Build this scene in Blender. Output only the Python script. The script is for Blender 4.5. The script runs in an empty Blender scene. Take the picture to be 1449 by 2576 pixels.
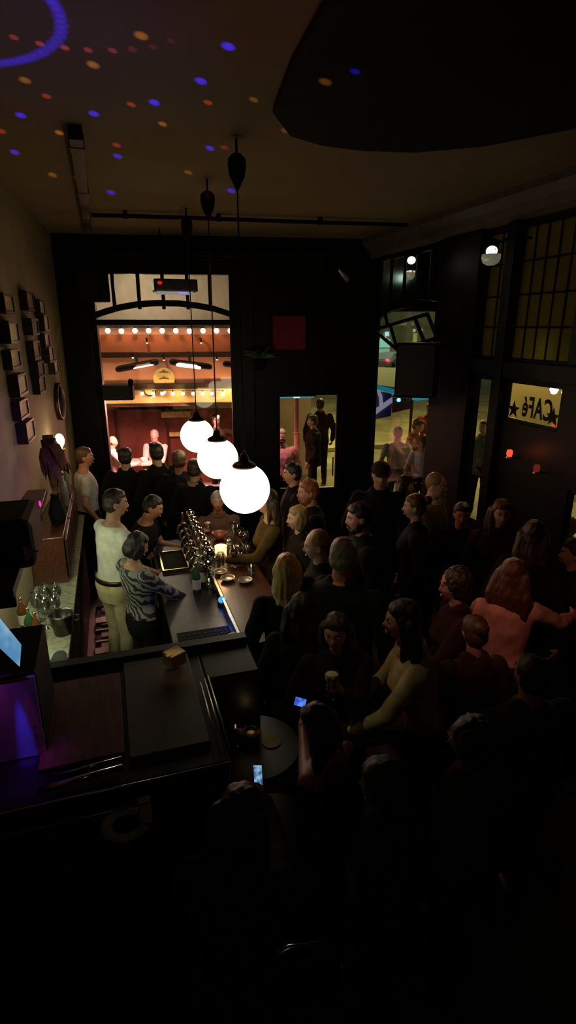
import bpy, bmesh, math, random
import numpy as np
from mathutils import Vector, Matrix, noise as mnoise

random.seed(7)
PI = math.pi
SC = bpy.context.scene
COL = SC.collection

# ------------------------------------------------------------------ camera, world, exposure
CAM_H = 3.1
FPX, CX, CY = 1421.0, 724.5, 1288.0
PITCH = math.atan2(463, 1421)
YAW = math.radians(17.5)
cam_data = bpy.data.cameras.new('camera')
cam_data.sensor_fit = 'VERTICAL'
cam_data.sensor_height = 36.0
cam_data.lens = 36.0 * FPX / 2576.0
cam_data.clip_start = 0.02
cam_data.clip_end = 300
cam = bpy.data.objects.new('camera', cam_data)
COL.objects.link(cam)
cam.location = (0, 0, CAM_H)
cam.rotation_euler = (PI / 2 - PITCH, 0, -YAW)
SC.camera = cam

world = bpy.data.worlds.new('night')
SC.world = world
world.use_nodes = True
world.node_tree.nodes['Background'].inputs[0].default_value = (0.25, 0.25, 0.4, 1)
world.node_tree.nodes['Background'].inputs[1].default_value = 0.0006

SC.view_settings.view_transform = 'Standard'
SC.view_settings.look = 'None'
SC.view_settings.exposure = 0.0
SC.view_settings.gamma = 1.0
SC.view_settings.use_curve_mapping = False
try:
    SC.cycles.max_bounces = 6
    SC.cycles.transparent_max_bounces = 16
    SC.cycles.sample_clamp_indirect = 2.0
    SC.cycles.use_light_tree = True
    SC.cycles.caustics_reflective = False
    SC.cycles.caustics_refractive = False
    SC.cycles.use_denoising = True
except Exception:
    pass

FW = Vector((math.sin(YAW) * math.cos(PITCH), math.cos(YAW) * math.cos(PITCH), -math.sin(PITCH)))
RT = Vector((math.cos(YAW), -math.sin(YAW), 0))
UP = RT.cross(FW)
C0 = Vector((0, 0, CAM_H))


def ray(px, py):
    return FW + RT * ((px - CX) / FPX) - UP * ((py - CY) / FPX)


def atz(px, py, z):
    r = ray(px, py)
    return C0 + r * ((z - CAM_H) / r.z)


def aty(px, py, y):
    r = ray(px, py)
    return C0 + r * (y / r.y)


def atx(px, py, x):
    r = ray(px, py)
    return C0 + r * (x / r.x)


def atd(px, py, d):
    r = ray(px, py)
    return C0 + r.normalized() * d


def on_plane(px, py, o, n):
    r = ray(px, py)
    return C0 + r * ((o - C0).dot(n) / r.dot(n))


def lamp(name, kind, loc, power, color, size=0.1, aim=None, angle=None, blend=0.3):
    d = bpy.data.lights.new(name, kind)
    d.energy = power
    d.color = color
    if kind == 'AREA':
        d.shape = 'DISK'
        d.size = size
    else:
        d.shadow_soft_size = size
    if kind == 'SPOT':
        d.spot_size = angle
        d.spot_blend = blend
    o = bpy.data.objects.new(name, d)
    COL.objects.link(o)
    o.location = loc
    if aim is not None:
        o.rotation_euler = (Vector(aim) - Vector(loc)).to_track_quat('-Z', 'Y').to_euler()
    return o


# sodium street lamps, house light, fill lamps added for foreground and terrace
SODIUM = (1.0, 0.78, 0.22)
lamp('street_light', 'POINT', (7.6, 17.0, 5.0), 2100, SODIUM, 0.25)
lamp('street_light', 'POINT', (7.5, 10.0, 5.0), 420, SODIUM, 0.25)
lamp('street_light', 'POINT', (24.0, 45.0, 7.0), 900, (0.7, 1.0, 0.75), 0.3)
lamp('house_light', 'POINT', (3.92, 4.25, 2.86), 3.0, (0.85, 1.0, 0.4), 0.05)
lamp('foreground_fill', 'POINT', (0.8, -1.0, 3.95), 2.0, (1.0, 0.85, 0.65), 0.1)  # unseen lamp added behind the camera to lift the dark foreground
lamp('terrace_fill', 'POINT', (0.6, 10.3, 3.75), 60, (1.0, 0.82, 0.62), 0.15)  # added out of view behind the lintel to brighten the beige board


# ------------------------------------------------------------------ materials
MATS = {}


def mat(name, color, rough=0.6, metal=0.0, var=0.25, scale=12.0, bump=0.0, emis=None, estr=0.0, spec=0.5, stretch=None):
    if name in MATS:
        return MATS[name]
    m = bpy.data.materials.new(name)
    m.use_nodes = True
    nt = m.node_tree
    b = nt.nodes['Principled BSDF']
    b.inputs['Roughness'].default_value = rough
    b.inputs['Metallic'].default_value = metal
    b.inputs['Specular IOR Level'].default_value = spec
    tc = nt.nodes.new('ShaderNodeTexCoord')
    nz = nt.nodes.new('ShaderNodeTexNoise')
    nz.inputs['Scale'].default_value = scale
    nz.inputs['Detail'].default_value = 4
    if stretch:
        mp = nt.nodes.new('ShaderNodeMapping')
        mp.inputs['Scale'].default_value = stretch
        nt.links.new(tc.outputs['Object'], mp.inputs['Vector'])
        nt.links.new(mp.outputs['Vector'], nz.inputs['Vector'])
    else:
        nt.links.new(tc.outputs['Object'], nz.inputs['Vector'])
    rp = nt.nodes.new('ShaderNodeValToRGB')
    c = color
    rp.color_ramp.elements[0].position = 0.3
    rp.color_ramp.elements[1].position = 0.7
    rp.color_ramp.elements[0].color = (c[0] * (1 - var), c[1] * (1 - var), c[2] * (1 - var), 1)
    rp.color_ramp.elements[1].color = (min(1, c[0] * (1 + var)), min(1, c[1] * (1 + var)), min(1, c[2] * (1 + var)), 1)
    nt.links.new(nz.outputs['Fac'], rp.inputs['Fac'])
    nt.links.new(rp.outputs['Color'], b.inputs['Base Color'])
    if bump:
        bp = nt.nodes.new('ShaderNodeBump')
        bp.inputs['Strength'].default_value = bump
        bp.inputs['Distance'].default_value = 0.01
        nt.links.new(nz.outputs['Fac'], bp.inputs['Height'])
        nt.links.new(bp.outputs['Normal'], b.inputs['Normal'])
    if emis:
        b.inputs['Emission Color'].default_value = (*emis, 1)
        b.inputs['Emission Strength'].default_value = estr
    MATS[name] = m
    return m


def mat_emit(name, color, strength):
    if name in MATS:
        return MATS[name]
    m = bpy.data.materials.new(name)
    m.use_nodes = True
    nt = m.node_tree
    nt.nodes.clear()
    e = nt.nodes.new('ShaderNodeEmission')
    e.inputs[0].default_value = (*color, 1)
    e.inputs[1].default_value = strength
    o = nt.nodes.new('ShaderNodeOutputMaterial')
    nt.links.new(e.outputs[0], o.inputs[0])
    MATS[name] = m
    return m


def mat_screen(name, color, color2, strength, scale=18.0):
    m = bpy.data.materials.new(name)
    m.use_nodes = True
    nt = m.node_tree
    nt.nodes.clear()
    tc = nt.nodes.new('ShaderNodeTexCoord')
    nz = nt.nodes.new('ShaderNodeTexNoise')
    nz.inputs['Scale'].default_value = scale
    nt.links.new(tc.outputs['Object'], nz.inputs['Vector'])
    rp = nt.nodes.new('ShaderNodeValToRGB')
    rp.color_ramp.elements[0].position = 0.38
    rp.color_ramp.elements[1].position = 0.62
    rp.color_ramp.elements[0].color = (*color, 1)
    rp.color_ramp.elements[1].color = (*color2, 1)
    nt.links.new(nz.outputs['Fac'], rp.inputs['Fac'])
    e = nt.nodes.new('ShaderNodeEmission')
    e.inputs[1].default_value = strength
    nt.links.new(rp.outputs['Color'], e.inputs[0])
    o = nt.nodes.new('ShaderNodeOutputMaterial')
    nt.links.new(e.outputs[0], o.inputs[0])
    return m


def mat_pane(name, tint=(0.9, 0.92, 0.9), gloss=0.06, rough=0.03):
    """thin clear glass"""
    m = bpy.data.materials.new(name)
    m.use_nodes = True
    nt = m.node_tree
    nt.nodes.clear()
    t = nt.nodes.new('ShaderNodeBsdfTransparent')
    t.inputs[0].default_value = (*tint, 1)
    g = nt.nodes.new('ShaderNodeBsdfGlossy')
    g.inputs['Roughness'].default_value = rough
    lw = nt.nodes.new('ShaderNodeLayerWeight')
    lw.inputs['Blend'].default_value = 0.12
    mr = nt.nodes.new('ShaderNodeMath')
    mr.operation = 'MULTIPLY_ADD'
    mr.inputs[1].default_value = 0.5
    mr.inputs[2].default_value = gloss * 0.5
    nt.links.new(lw.outputs['Fresnel'], mr.inputs[0])
    mx = nt.nodes.new('ShaderNodeMixShader')
    nt.links.new(mr.outputs[0], mx.inputs[0])
    nt.links.new(t.outputs[0], mx.inputs[1])
    nt.links.new(g.outputs[0], mx.inputs[2])
    o = nt.nodes.new('ShaderNodeOutputMaterial')
    nt.links.new(mx.outputs[0], o.inputs[0])
    return m


def mat_frost(name, color, trans=0.7):
    m = bpy.data.materials.new(name)
    m.use_nodes = True
    nt = m.node_tree
    nt.nodes.clear()
    tr = nt.nodes.new('ShaderNodeBsdfTranslucent')
    df = nt.nodes.new('ShaderNodeBsdfDiffuse')
    tc = nt.nodes.new('ShaderNodeTexCoord')
    nz = nt.nodes.new('ShaderNodeTexNoise')
    nz.inputs['Scale'].default_value = 3.0
    nt.links.new(tc.outputs['Object'], nz.inputs['Vector'])
    rp = nt.nodes.new('ShaderNodeValToRGB')
    rp.color_ramp.elements[0].color = (color[0] * .5, color[1] * .5, color[2] * .5, 1)
    rp.color_ramp.elements[1].color = (*color, 1)
    nt.links.new(nz.outputs['Fac'], rp.inputs['Fac'])
    nt.links.new(rp.outputs['Color'], tr.inputs[0])
    nt.links.new(rp.outputs['Color'], df.inputs[0])
    mx = nt.nodes.new('ShaderNodeMixShader')
    mx.inputs[0].default_value = trans
    nt.links.new(df.outputs[0], mx.inputs[1])
    nt.links.new(tr.outputs[0], mx.inputs[2])
    o = nt.nodes.new('ShaderNodeOutputMaterial')
    nt.links.new(mx.outputs[0], o.inputs[0])
    return m


def mat_zebra(name):
    m = mat(name, (0.5, 0.5, 0.5), 0.7, bump=0.2)
    nt = m.node_tree
    b = nt.nodes['Principled BSDF']
    tc = nt.nodes.new('ShaderNodeTexCoord')
    mp = nt.nodes.new('ShaderNodeMapping')
    mp.inputs['Rotation'].default_value = (0.5, 0.7, 0.3)
    wv = nt.nodes.new('ShaderNodeTexWave')
    wv.inputs['Scale'].default_value = 7.0
    wv.inputs['Distortion'].default_value = 9.0
    wv.inputs['Detail'].default_value = 2.0
    wv.inputs['Detail Scale'].default_value = 1.2
    nt.links.new(tc.outputs['Object'], mp.inputs['Vector'])
    nt.links.new(mp.outputs['Vector'], wv.inputs['Vector'])
    rp = nt.nodes.new('ShaderNodeValToRGB')
    rp.color_ramp.elements[0].position = 0.42
    rp.color_ramp.elements[1].position = 0.55
    rp.color_ramp.elements[0].color = (0.012, 0.014, 0.03, 1)
    rp.color_ramp.elements[1].color = (0.24, 0.23, 0.20, 1)
    nt.links.new(wv.outputs['Fac'], rp.inputs['Fac'])
    nt.links.new(rp.outputs['Color'], b.inputs['Base Color'])
    return m


def mat_wood(name, color, rough=0.4, scale=6.0):
    return mat(name, color, rough, var=0.45, scale=scale, bump=0.06, stretch=(8, 1, 8))


BLACK = mat('black_paint', (0.0035, 0.0035, 0.004), 0.5, var=0.3, spec=0.25)
MATTE = mat('matte_black', (0.003, 0.003, 0.003), 0.8, var=0.3, spec=0.2)
DARKWOOD = mat_wood('dark_wood', (0.035, 0.018, 0.01), 0.35)
REDWOOD = mat_wood('red_brown_wood', (0.075, 0.02, 0.008), 0.3)
PLASTER = mat('cream_plaster', (0.26, 0.20, 0.115), 0.85, var=0.12, scale=3.0, bump=0.15)
CEIL = mat('ceiling_paint', (0.19, 0.138, 0.072), 0.95, var=0.08, scale=2.0, bump=0.05)
FLOOR = mat_wood('floor_boards', (0.03, 0.02, 0.013), 0.5)
CHROME = mat('chrome', (0.6, 0.6, 0.58), 0.15, 1.0, var=0.05)
STEEL = mat('brushed_steel', (0.4, 0.4, 0.38), 0.3, 1.0, var=0.1)
BRASS = mat('brass', (0.6, 0.42, 0.16), 0.25, 1.0, var=0.1)
WHITE = mat('white_paint', (0.7, 0.7, 0.66), 0.5, var=0.05)
CLEAR = mat_pane('clear_window_glass')
TUMBLER = mat_pane('drinking_glass', (0.8, 0.82, 0.8), 0.35, 0.05)
STONE = mat('pale_counter_stone', (0.30, 0.30, 0.22), 0.25, var=0.3, scale=25)


# ------------------------------------------------------------------ mesh helpers
class MB:
    def __init__(self):
        self.v = []
        self.f = []

    def add(self, vs, fs):
        o = len(self.v)
        self.v += [tuple(p) for p in vs]
        self.f += [tuple(i + o for i in q) for q in fs]
        return self

    def box(self, c, s, rot=None):
        hx, hy, hz = s[0] / 2, s[1] / 2, s[2] / 2
        P = [Vector(p) for p in ((-hx, -hy, -hz), (hx, -hy, -hz), (hx, hy, -hz), (-hx, hy, -hz),
                                 (-hx, -hy, hz), (hx, -hy, hz), (hx, hy, hz), (-hx, hy, hz))]
        if rot is not None:
            P = [rot @ p for p in P]
        c = Vector(c)
        return self.add([p + c for p in P], [(0, 3, 2, 1), (4, 5, 6, 7), (0, 1, 5, 4), (1, 2, 6, 5), (2, 3, 7, 6), (3, 0, 4, 7)])

    def bbox(self, x0, x1, y0, y1, z0, z1):
        return self.box(((x0 + x1) / 2, (y0 + y1) / 2, (z0 + z1) / 2), (abs(x1 - x0), abs(y1 - y0), abs(z1 - z0)))

    def hexa(self, P):
        """eight corners: bottom loop then top loop"""
        return self.add(P, [(0, 3, 2, 1), (4, 5, 6, 7), (0, 1, 5, 4), (1, 2, 6, 5), (2, 3, 7, 6), (3, 0, 4, 7)])

    def rings(self, R, cap=True):
        n = len(R[0])
        vs = [p for r in R for p in r]
        fs = []
        for k in range(len(R) - 1):
            for i in range(n):
                j = (i + 1) % n
                fs.append((k * n + i, k * n + j, (k + 1) * n + j, (k + 1) * n + i))
        if cap:
            fs.append(tuple(range(n - 1, -1, -1)))
            fs.append(tuple((len(R) - 1) * n + i for i in range(n)))
        return self.add(vs, fs)

    def tube(self, pts, r, n=8, r1=None):
        pts = [Vector(p) for p in pts]
        R = []
        x = None
        for k, p in enumerate(pts):
            d = (pts[min(k + 1, len(pts) - 1)] - pts[max(k - 1, 0)]).normalized()
            if x is None:
                x = d.orthogonal().normalized()
            else:
                x = (x - d * x.dot(d)).normalized()
            y = d.cross(x)
            rr = r if r1 is None else r + (r1 - r) * k / (len(pts) - 1)
            R.append([p + (x * math.cos(2 * PI * i / n) + y * math.sin(2 * PI * i / n)) * rr for i in range(n)])
        return self.rings(R)

    def capsule(self, p0, p1, r0, r1, n=10):
        p0, p1 = Vector(p0), Vector(p1)
        d = (p1 - p0)
        d = d.normalized() if d.length > 1e-6 else Vector((0, 0, 1))
        x = d.orthogonal().normalized()
        y = d.cross(x)
        R = []
        for (c, r, sg, al) in ([(p0, r0, -1, a) for a in (75, 50, 25, 0)] + [(p1, r1, 1, a) for a in (0, 25, 50, 75)]):
            a = math.radians(al)
            q = c + d * (sg * r * math.sin(a))
            rr = r * math.cos(a)
            R.append([q + (x * math.cos(2 * PI * i / n) + y * math.sin(2 * PI * i / n)) * rr for i in range(n)])
        return self.rings(R)

    def lathe(self, prof, c=(0, 0, 0), n=20, axis=None):
        c = Vector(c)
        q = Vector(axis).normalized().to_track_quat('Z', 'Y').to_matrix() if axis is not None else Matrix.Identity(3)
        return self.rings([[c + q @ Vector((r * math.cos(2 * PI * i / n), r * math.sin(2 * PI * i / n), z)) for i in range(n)] for r, z in prof])

    def ball(self, c, r, nu=16, nv=10, rot=None):
        c = Vector(c)
        if not hasattr(r, '__len__'):
            r = (r, r, r)
        R = []
        for k in range(nv + 1):
            a = -PI / 2 + PI * (0.02 + 0.96 * k / nv)
            ring = [Vector((r[0] * math.cos(a) * math.cos(2 * PI * i / nu), r[1] * math.cos(a) * math.sin(2 * PI * i / nu), r[2] * math.sin(a))) for i in range(nu)]
            R.append([c + (rot @ p if rot is not None else p) for p in ring])
        return self.rings(R)

    def prism(self, poly, off):
        """closed polygon (3D points) extruded by vector off"""
        off = Vector(off)
        a = [Vector(p) for p in poly]
        n = len(a)
        fs = [tuple(range(n - 1, -1, -1)), tuple(range(n, 2 * n))]
        fs += [(i, (i + 1) % n, n + (i + 1) % n, n + i) for i in range(n)]
        return self.add(a + [p + off for p in a], fs)

    def mesh(self, name):
        me = bpy.data.meshes.new(name)
        me.from_pydata([tuple(p) for p in self.v], [], self.f)
        bm = bmesh.new()
        bm.from_mesh(me)
        bmesh.ops.recalc_face_normals(bm, faces=bm.faces)
        bm.to_mesh(me)
        bm.free()
        return me

    def build(self, name, m, parent=None, smooth=False, bevel=0.0):
        me = self.mesh(name)
        me.materials.append(m)
        o = bpy.data.objects.new(name, me)
        COL.objects.link(o)
        if parent is not None:
            o.parent = parent
            o.matrix_parent_inverse = parent.matrix_world.inverted() if parent.matrix_world != Matrix.Identity(4) else Matrix.Identity(4)
        if smooth:
            me.polygons.foreach_set('use_smooth', [True] * len(me.polygons))
        if bevel:
            bv = o.modifiers.new('bevel', 'BEVEL')
            bv.width = bevel
            bv.segments = 2
            bv.limit_method = 'ANGLE'
        return o


def tag(o, label=None, cat=None, group=None, kind=None):
    if label:
        o['label'] = label
    if cat:
        o['category'] = cat
    if group:
        o['group'] = group
    if kind:
        o['kind'] = kind
    return o


def thing(name, loc, label, cat, group=None, rz=0.0):
    o = bpy.data.objects.new(name, None)
    COL.objects.link(o)
    o.location = loc
    o.rotation_euler = (0, 0, rz)
    o.empty_display_size = 0.1
    return tag(o, label, cat, group)


def part(mb, name, m, parent, smooth=False, bevel=0.0, label=None):
    """part whose vertices are given in the thing's own space"""
    me = mb.mesh(name)
    me.materials.append(m)
    o = bpy.data.objects.new(name, me)
    COL.objects.link(o)
    o.parent = parent
    if smooth:
        me.polygons.foreach_set('use_smooth', [True] * len(me.polygons))
    if bevel:
        bv = o.modifiers.new('bevel', 'BEVEL')
        bv.width = bevel
        bv.segments = 2
        bv.limit_method = 'ANGLE'
    if label:
        o['label'] = label
    return o


def copy_tree(o, loc, rz=None, label=None):
    c = o.copy()
    COL.objects.link(c)
    c.location = loc
    if rz is not None:
        c.rotation_euler = (0, 0, rz)
    if label:
        c['label'] = label
    for ch in [q for q in o.children]:
        d = ch.copy()
        COL.objects.link(d)
        d.parent = c
        for g in [q for q in ch.children]:
            e = g.copy()
            COL.objects.link(e)
            e.parent = d
    return c


def grid_wall(name, m, o, u, n, w, h, holes, th=0.3, kind='structure'):
    """wall of boxes around rectangular holes; o origin at the floor, u along, n outward"""
    us = sorted(set([0, w] + [q for hh in holes for q in hh[:2]]))
    zs = sorted(set([0, h] + [q for hh in holes for q in hh[2:4]]))
    mb = MB()
    for a, b in zip(us, us[1:]):
        for c, d in zip(zs, zs[1:]):
            mu, mz = (a + b) / 2, (c + d) / 2
            if any(hh[0] < mu < hh[1] and hh[2] < mz < hh[3] for hh in holes):
                continue
            P = []
            for z in (c, d):
                P += [o + u * a + Vector((0, 0, z)), o + u * b + Vector((0, 0, z)), o + u * b + n * th + Vector((0, 0, z)), o + u * a + n * th + Vector((0, 0, z))]
            mb.hexa(P)
    ob = mb.build(name, m)
    ob['kind'] = kind
    return ob


class Wall:
    """a vertical wall plane: pixel -> (u, z) and box building on it"""
    def __init__(self, a, b):
        self.o = Vector((a[0], a[1], 0))
        self.u = (Vector((b[0], b[1], 0)) - self.o).normalized()
        self.len = (Vector((b[0], b[1], 0)) - self.o).length
        self.n = Vector((-self.u.y, self.u.x, 0))       # outward for walls listed clockwise from inside

    def uz(self, px, py, off=0.0):
        p = on_plane(px, py, self.o + self.n * off, self.n)
        return (p - self.o).dot(self.u), p.z

    def p(self, u, z, off=0.0):
        return self.o + self.u * u + self.n * off + Vector((0, 0, z))

    def box(self, mb, u0, u1, z0, z1, o0, o1):
        return mb.hexa([self.p(u, z, o) for z in (z0, z1) for (u, o) in ((u0, o0), (u1, o0), (u1, o1), (u0, o1))])
# ------------------------------------------------------------------ the room shell
CEIL_Z = 4.25
FARW = Wall((-0.50, 8.50), (3.65, 7.72))
RIGHTW = Wall((3.65, 7.72), (3.65, -1.2))
LEFTW = Wall((-1.10, -0.2), (-0.50, 8.50))


def S(o, kind='structure'):
    o['kind'] = kind
    return o


S(MB().bbox(-1.4, 4.0, -1.2, 9.0, -0.1, 0).build('floor', FLOOR))
S(MB().bbox(-1.4, 4.0, -1.2, 9.0, CEIL_Z, CEIL_Z + 0.12).build('ceiling', CEIL))
grid_wall('wall_left', PLASTER, LEFTW.o, LEFTW.u, LEFTW.n, LEFTW.len, CEIL_Z, [], 0.2)
# thin near-black board standing in for the dark ceiling area, upper right, rounded corner
mb = MB()
c = [(0.92, 2.9), (1.0, 3.45), (1.2, 3.78), (1.45, 3.9), (1.75, 3.92), (2.1, 3.85), (2.45, 3.6), (2.75, 3.15), (3.0, 2.4), (3.1, 1.5), (3.1, -1.0), (0.9, -1.0), (0.82, 0.5), (0.84, 1.8)]
mb.prism([(x, y, 4.2) for x, y in c], (0, 0, CEIL_Z - 4.2))
S(mb.build('trim_1', mat('dark_ceiling_board', (0.012, 0.010, 0.008), 0.9, spec=0.1), bevel=0.02))

# far wall with the big window and the glazed door
uL, _ = FARW.uz(226, 750)
uR, _ = FARW.uz(588, 850)
_, zT = FARW.uz(400, 683)
dL, _ = FARW.uz(697, 1080)
dR, _ = FARW.uz(856, 1080)
_, dT = FARW.uz(770, 992)
W1 = (uL, uR, 0.75, zT)
DOOR = (dL, dR, 0.0, dT)
grid_wall('wall_far', BLACK, FARW.o, FARW.u, FARW.n, FARW.len, CEIL_Z, [W1, DOOR], 0.28)
# dark pilasters, lintel and corner board that frame the window
mb = MB()
u0, _ = FARW.uz(140, 900)
FARW.box(mb, 0.02, uL - 0.02, 0, CEIL_Z - 0.02, -0.05, 0.0)
FARW.box(mb, uR + 0.03, uR + 0.28, 0, CEIL_Z - 0.02, -0.05, 0.0)
FARW.box(mb, 0.02, FARW.len - 0.05, zT + 0.18, zT + 0.26, -0.09, 0.0)
S(mb.build('trim_2', BLACK, bevel=0.01))

win = S(thing('window_1', FARW.p(uL, 0.75), 'tall shopfront window with arched transom bar in the far wall', 'window'))


def wpart(wall, boxes, name, m, parent, bevel=0.004):
    mb = MB()
    for b in boxes:
        if wall is RIGHTW:
            b = (*b[:4], b[4] * 0.45, b[5] * 0.45)
        wall.box(mb, *b)
    mb.v = [tuple(parent.matrix_world.inverted() @ Vector(p)) if False else tuple(Vector(p) - parent.location) for p in mb.v]
    return part(mb, name, m, parent, bevel=bevel)


wpart(FARW, [(uL, uL + 0.05, 0.75, zT, 0.02, 0.14), (uR - 0.05, uR, 0.75, zT, 0.02, 0.14), (uL, uR, zT - 0.03, zT, 0.02, 0.14), (uL, uR, 0.75, 0.83, 0.02, 0.14)], 'window_frame', BLACK, win)
z810 = FARW.uz(400, 811)[1]
wpart(FARW, [(uL, uR, z810 - 0.035, z810 + 0.035, 0.03, 0.12)], 'transom_bar', BLACK, win)
u252 = FARW.uz(252, 1000)[0]
z890 = FARW.uz(400, 892)[1]
wpart(FARW, [(uL, u252, 0.8, z890, 0.03, 0.12)], 'window_jamb', BLACK, win)
arc = []
for px, py in ((226, 797), (262, 784), (300, 773), (345, 765), (395, 762), (450, 763), (500, 769), (540, 777), (588, 793)):
    u, z = FARW.uz(px, py)
    arc.append((u, z))
mb = MB()
for (a, b), (c_, d) in zip(arc, arc[1:]):
    mb.hexa([FARW.p(q[0], q[1] + dz, o) - win.location for dz in (-0.04, 0.04) for (q, o) in (((a, b), 0.03), ((c_, d), 0.03), ((c_, d), 0.11), ((a, b), 0.11))])
part(mb, 'arched_bar', BLACK, win)
for px in (282, 346, 408, 470, 527):
    u, _ = FARW.uz(px, 720)
    wpart(FARW, [(u - 0.022, u + 0.022, z810 + 0.17, zT, 0.04, 0.1)], 'mullion', BLACK, win)
wpart(FARW, [(uL, uR, 0.78, zT, 0.068, 0.072)], 'pane', CLEAR, win, bevel=0)

door = S(thing('door_1', FARW.p(dL, 0), 'black glazed street door in the far wall', 'door'))
wpart(FARW, [(dL, dL + 0.05, 0, dT, 0.05, 0.12), (dR - 0.05, dR, 0, dT, 0.05, 0.12), (dL, dR, dT - 0.02, dT, 0.05, 0.12), (dL, dR, 0, 0.75, 0.05, 0.12)], 'door_frame', BLACK, door)
wpart(FARW, [(dL, dR, 0.75, dT, 0.08, 0.084)], 'pane', CLEAR, door, bevel=0)
mb = MB().tube([FARW.p(dR - 0.1, 0.95, 0.0) - door.location, FARW.p(dR - 0.1, 1.25, 0.0) - door.location], 0.012)
mb.tube([FARW.p(dR - 0.1, 0.97, 0.0) - door.location, FARW.p(dR - 0.1, 0.97, 0.06) - door.location], 0.01)
mb.tube([FARW.p(dR - 0.1, 1.23, 0.0) - door.location, FARW.p(dR - 0.1, 1.23, 0.06) - door.location], 0.01)
part(mb, 'door_handle', STEEL, door)


# right wall
def RW(px, py, off=0.0):
    return RIGHTW.uz(px, py, off)


a0, a1 = RW(945, 1000)[0] - 0.13, RW(1106, 780)[0]
aT = RW(1035, 655)[1] + 0.1
b0, b1 = RW(1212, 800)[0], RW(1268, 800)[0]
c0, c1 = RW(1291, 800)[0], RW(1443, 800)[0]
zU1 = 3.95
zU0 = RW(1290, 903)[1]
zC1 = RW(1285, 955)[1]
zC0 = RW(1271, 1057)[1]
HOLES = [(a0, a1, 0.85, aT), (b0, b1, zU0, zU1), (c0, c1, zU0, zU1), (b0, b1, 1.1, zC1), (c0 + 0.02, c1, zC0, zC1)]
s0, s1 = RW(1432, 1240)[0], RW(1432, 1240)[0] + 0.75
HOLES.append((c1 + 0.22, c1 + 0.95, 0.9, 1.8))
grid_wall('wall_right', BLACK, RIGHTW.o, RIGHTW.u, RIGHTW.n, RIGHTW.len, CEIL_Z, HOLES, 0.06)
mb = MB()
prof = [(0.0, 4.25), (-0.16, 4.25), (-0.16, 4.19), (-0.1, 4.12), (-0.08, 4.04), (-0.03, 4.0), (0.0, 4.0)]
mb.rings([[RIGHTW.p(u, z, o) for o, z in prof] for u in (0.0, RIGHTW.len)])
S(mb.build('trim_3', mat('cornice_paint', (0.10, 0.085, 0.06), 0.5)))
mb = MB()
for (q0, q1) in ((a1 + 0.02, b0 - 0.03), (b1 - 0.0, c0 - 0.0)):
    RIGHTW.box(mb, q0, q1, 0, 4.0, -0.07, 0.0)
RIGHTW.box(mb, a1 + 0.02, c1 + 1.2, zC1 + 0.02, zU0 - 0.02, -0.05, 0.0)
S(mb.build('trim_4', BLACK, bevel=0.008))

w2 = S(thing('window_2', RIGHTW.p(a0, 0.85), 'arched street window at the far end of the right wall', 'window'))
wpart(RIGHTW, [(a0, a0 + 0.04, 0.85, aT, 0.02, 0.14), (a1 - 0.04, a1, 0.85, aT, 0.02, 0.14), (a0, a1, aT - 0.03, aT, 0.02, 0.14), (a0, a1, 0.85, 0.92, 0.02, 0.14)], 'window_frame', BLACK, w2)
arc = [RW(px, py) for px, py in ((945, 800), (958, 787), (980, 774), (1010, 766), (1040, 763), (1070, 765), (1104, 772))]
mb = MB()
for (a, b), (c_, d) in zip(arc, arc[1:]):
    mb.hexa([RIGHTW.p(q[0], q[1] + dz, o) - w2.location for dz in (-0.045, 0.045) for (q, o) in (((a, b), 0.01), ((c_, d), 0.01), ((c_, d), 0.05), ((a, b), 0.05))])
part(mb, 'arched_bar', BLACK, w2)
for px in (975, 1008, 1040, 1073):
    u, z = RW(px, 768)
    wpart(RIGHTW, [(u - 0.02, u + 0.02, z - 0.02, aT, 0.04, 0.1)], 'mullion', BLACK, w2)
wpart(RIGHTW, [(a0, a1, 0.88, aT, 0.068, 0.072)], 'pane', CLEAR, w2, bevel=0)

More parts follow.
